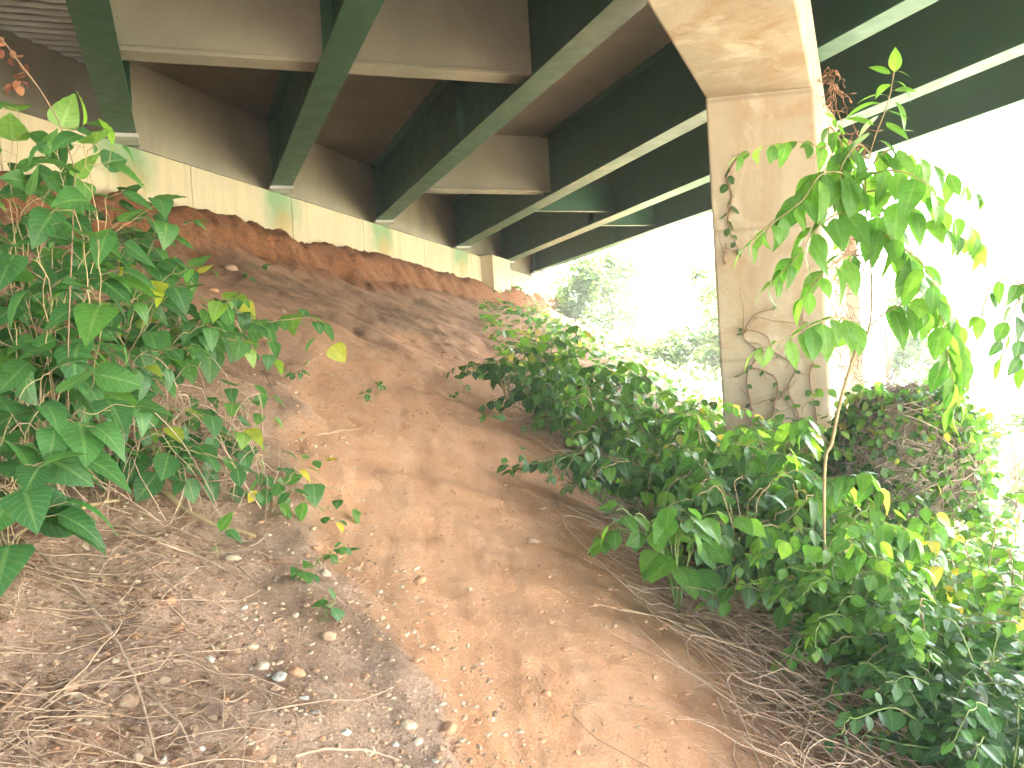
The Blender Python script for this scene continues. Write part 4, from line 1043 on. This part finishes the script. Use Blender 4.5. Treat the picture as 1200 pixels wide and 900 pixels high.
# ================================================================== TWIGS
def twig(label, pts, rad, mat, lift=0.015):
    P = [];
    for (x, y) in pts:
        g = ground_hit(x, y); P.append(g + np.array([0, 0, rad + lift]))
    c = catmull(P, 8); gzv = height(c[:, 0], c[:, 1]); c[:, 2] = np.maximum(c[:, 2], gzv + rad * .5)
    S = MB(); S.tube(wiggle(c, 0.008), np.linspace(rad, rad * .5, len(c)), 6)
    o = S.build("twig", mat, None, smooth=True, origin=P[0]); tag(o, label, "twig", "dry twigs lying on the slope")
for a in [("longest pale twig running down the left bank to the bottom edge", [(25, 640), (75, 680), (120, 735), (155, 800), (172, 850), (183, 899)], .0055, MS_DRY),
          ("forked twig end beside the bottom left stones", [(168, 815), (195, 840), (215, 865), (228, 898)], .0045, MS_DRY),
          ("thick pale root lying under the left plants", [(50, 632), (80, 612), (110, 600), (140, 594)], .012, MS_TAN),
          ("thick pale stick reaching out past the single leaf", [(178, 568), (210, 600), (250, 622), (300, 636)], .013, MS_TAN),
          ("thin tan twig crossing the middle of the left litter", [(145, 618), (185, 640), (225, 655), (272, 678)], .0055, MS_DRY),
          ("dark twig at the left edge of the litter", [(0, 845), (15, 828), (38, 806)], .006, MS_DRYD),
          ("dark curved twig in the middle of the gravelly patch", [(155, 750), (190, 752), (225, 745), (240, 738)], .004, MS_DRYD),
          ("thin looping twig along the bottom edge", [(345, 895), (380, 888), (430, 888), (468, 899)], .0045, MS_DRY),
          ("thin twig leaning through the gravelly patch", [(215, 740), (240, 775), (260, 810), (262, 860)], .003, MS_DRY),
          ("thin straight twig on the slope beside the left thicket", [(285, 405), (310, 440), (340, 495)], .004, MS_DRY),
          ("pale thin twig lying across the chute's left edge", [(370, 514), (395, 510), (425, 505)], .004, MS_DRY),
          ("straight tan stick pointing into the tangle", [(804, 738), (835, 750), (878, 768)], .009, MS_TAN),
          ("thin twig on the right side of the chute", [(735, 690), (760, 698), (785, 710)], .005, MS_DRY),
          ("dark short twig on the right edge of the chute", [(792, 712), (808, 704), (820, 694)], .005, MS_DRYD),
          ("long vine stem curving out of the thicket over the soil", [(735, 600), (760, 640), (800, 668), (845, 672)], .008, MS_DRY),
          ("light curved stem along the bottom of the tangle", [(900, 820), (940, 795), (985, 800), (1030, 830)], .008, MS_TAN),
          ("thick vine stem arching through the tangle", [(890, 700), (930, 655), (990, 640), (1050, 650)], .008, MS_TAN)]:
    twig(*a)

# ================================================================== FAR BUSHES AND TREES
def far_plant(name, label, cat, base, h, rx, n, leaf, trunk_h, mat=None, group=None, rz=None):
    base = np.asarray(base, float); t = empty(name, base, label, cat, group)
    S = MB(); C = []
    rz = rz or h * 0.42; cz = h - rz
    S.tube(wiggle(np.linspace(base - [0, 0, .2], base + [0, 0, h * .8], 10), 0.05 * h), np.linspace(.022 * h, .006 * h, 10), 7)
    nc = max(10, int(n / 260))
    for k in range(nc):
        a = RNG.uniform(0, 6.28); e = RNG.uniform(-.9, 1); rr = RNG.uniform(.35, 1.0) * math.sqrt(max(0, 1 - e * e * .8))
        c = base + np.array([math.cos(a) * rr * rx, math.sin(a) * rr * rx, cz + e * rz]); C.append(c)
        p0 = base + np.array([0, 0, max(trunk_h, min(c[2] - base[2] - .1 * h, h * .7) * .7)])
        S.tube(wiggle(bez(p0, (p0 + c) / 2 + [0, 0, .08 * h], c, 8), .02 * h), np.linspace(.009 * h, .002 * h, 8), 5)
    S.build("trunk", M_BARK, t, smooth=True, origin=base)
    C = np.array(C); i = RNG.integers(0, nc, n); r_ = rx * RNG.uniform(.18, .42, nc)[i]
    P = C[i] + RNG.normal(0, .55, (n, 3)) * r_[:, None]
    P[:, 2] = np.maximum(P[:, 2], base[2] + 0.05)
    a = RNG.uniform(0, 6.28, n)
    o = leaf_object("crown", (P, np.stack([np.cos(a), np.sin(a), RNG.uniform(-1, .3, n)], -1), np.stack([RNG.normal(0, .5, n), RNG.normal(0, .5, n), np.ones(n)], -1), leaf * RNG.uniform(.6, 1.3, n), RNG.random(n)), QUADL, mat or ML_FAR, t, base)
    return t
def fb(px, top, depth): 
    b = ray(px, top) * depth; g = gz(b[0], b[1]); return np.array([b[0], b[1], g]), b[2] - g
for (px, top_, dp, rx, n, lf, name, lab, cat) in [
    (712, 304, 31.0, 1.6, 4600, .19, "bush", "pale sunlit bush at the end of the bridge, below the outer girder", "bush"),
    (672, 326, 32.0, .9, 1900, .17, "bush", "small bush between the wall's end and the pale sunlit bush", "bush"),
    (842, 310, 24.0, .9, 3000, .15, "bush", "bright bush rising behind the left edge of the pier column", "bush"),
    (800, 385, 24.0, 1.0, 2200, .14, "bush", "low bright bush left of the pier column in the gap", "bush"),
    (850, 330, 22.5, .8, 3200, .13, "bush", "bright leafy growth hugging the left side of the pier column", "bush"),
    (775, 398, 24.0, 1.1, 2600, .12, "bush", "low bright growth filling the foot of the bright gap", "bush"),
    (1035, 345, 18.0, 1.0, 3000, .14, "bush", "pale bright bush behind the sapling's stem", "bush"),
    (1085, 405, 18.0, 1.0, 2600, .14, "bush", "pale bright bush behind the brush heap", "bush"),
    (1095, 168, 30.0, 1.9, 5200, .20, "tree", "faint slender tree beyond the bridge behind the sapling", "tree"),
    (1185, 480, 13.0, .7, 1900, .11, "bush", "low pale bush by the right edge behind the skyline shrubs", "bush")]:
    b, h = fb(px, top_, dp); far_plant(name, lab, cat, b, h, rx, n, lf, .3, rz=(h * .42 if name == "bush" else h * .33))

# ================================================================== ADDED VOLUME IMITATING LENS GLARE
hb = MB(); hb.obox((-60, -60, -9.0), (120, 0, 0), (0, 150, 0), (0, 0, 17.5))
hm = bpy.data.materials.new("glare_veil_air"); hm.use_nodes = True; hn = hm.node_tree; hn.nodes.clear()
ho = hn.nodes.new("ShaderNodeOutputMaterial"); hv = hn.nodes.new("ShaderNodeVolumePrincipled")
hv.inputs["Color"].default_value = (0.93, 0.96, 1.0, 1); hv.inputs["Density"].default_value = 0.0065; hv.inputs["Anisotropy"].default_value = 0.3
hn.links.new(hv.outputs[0], ho.inputs["Volume"])
tag(hb.build("glare_veil", hm), "added pale veil in the air imitating lens glare", kind="stuff")
bpy.context.view_layer.update()
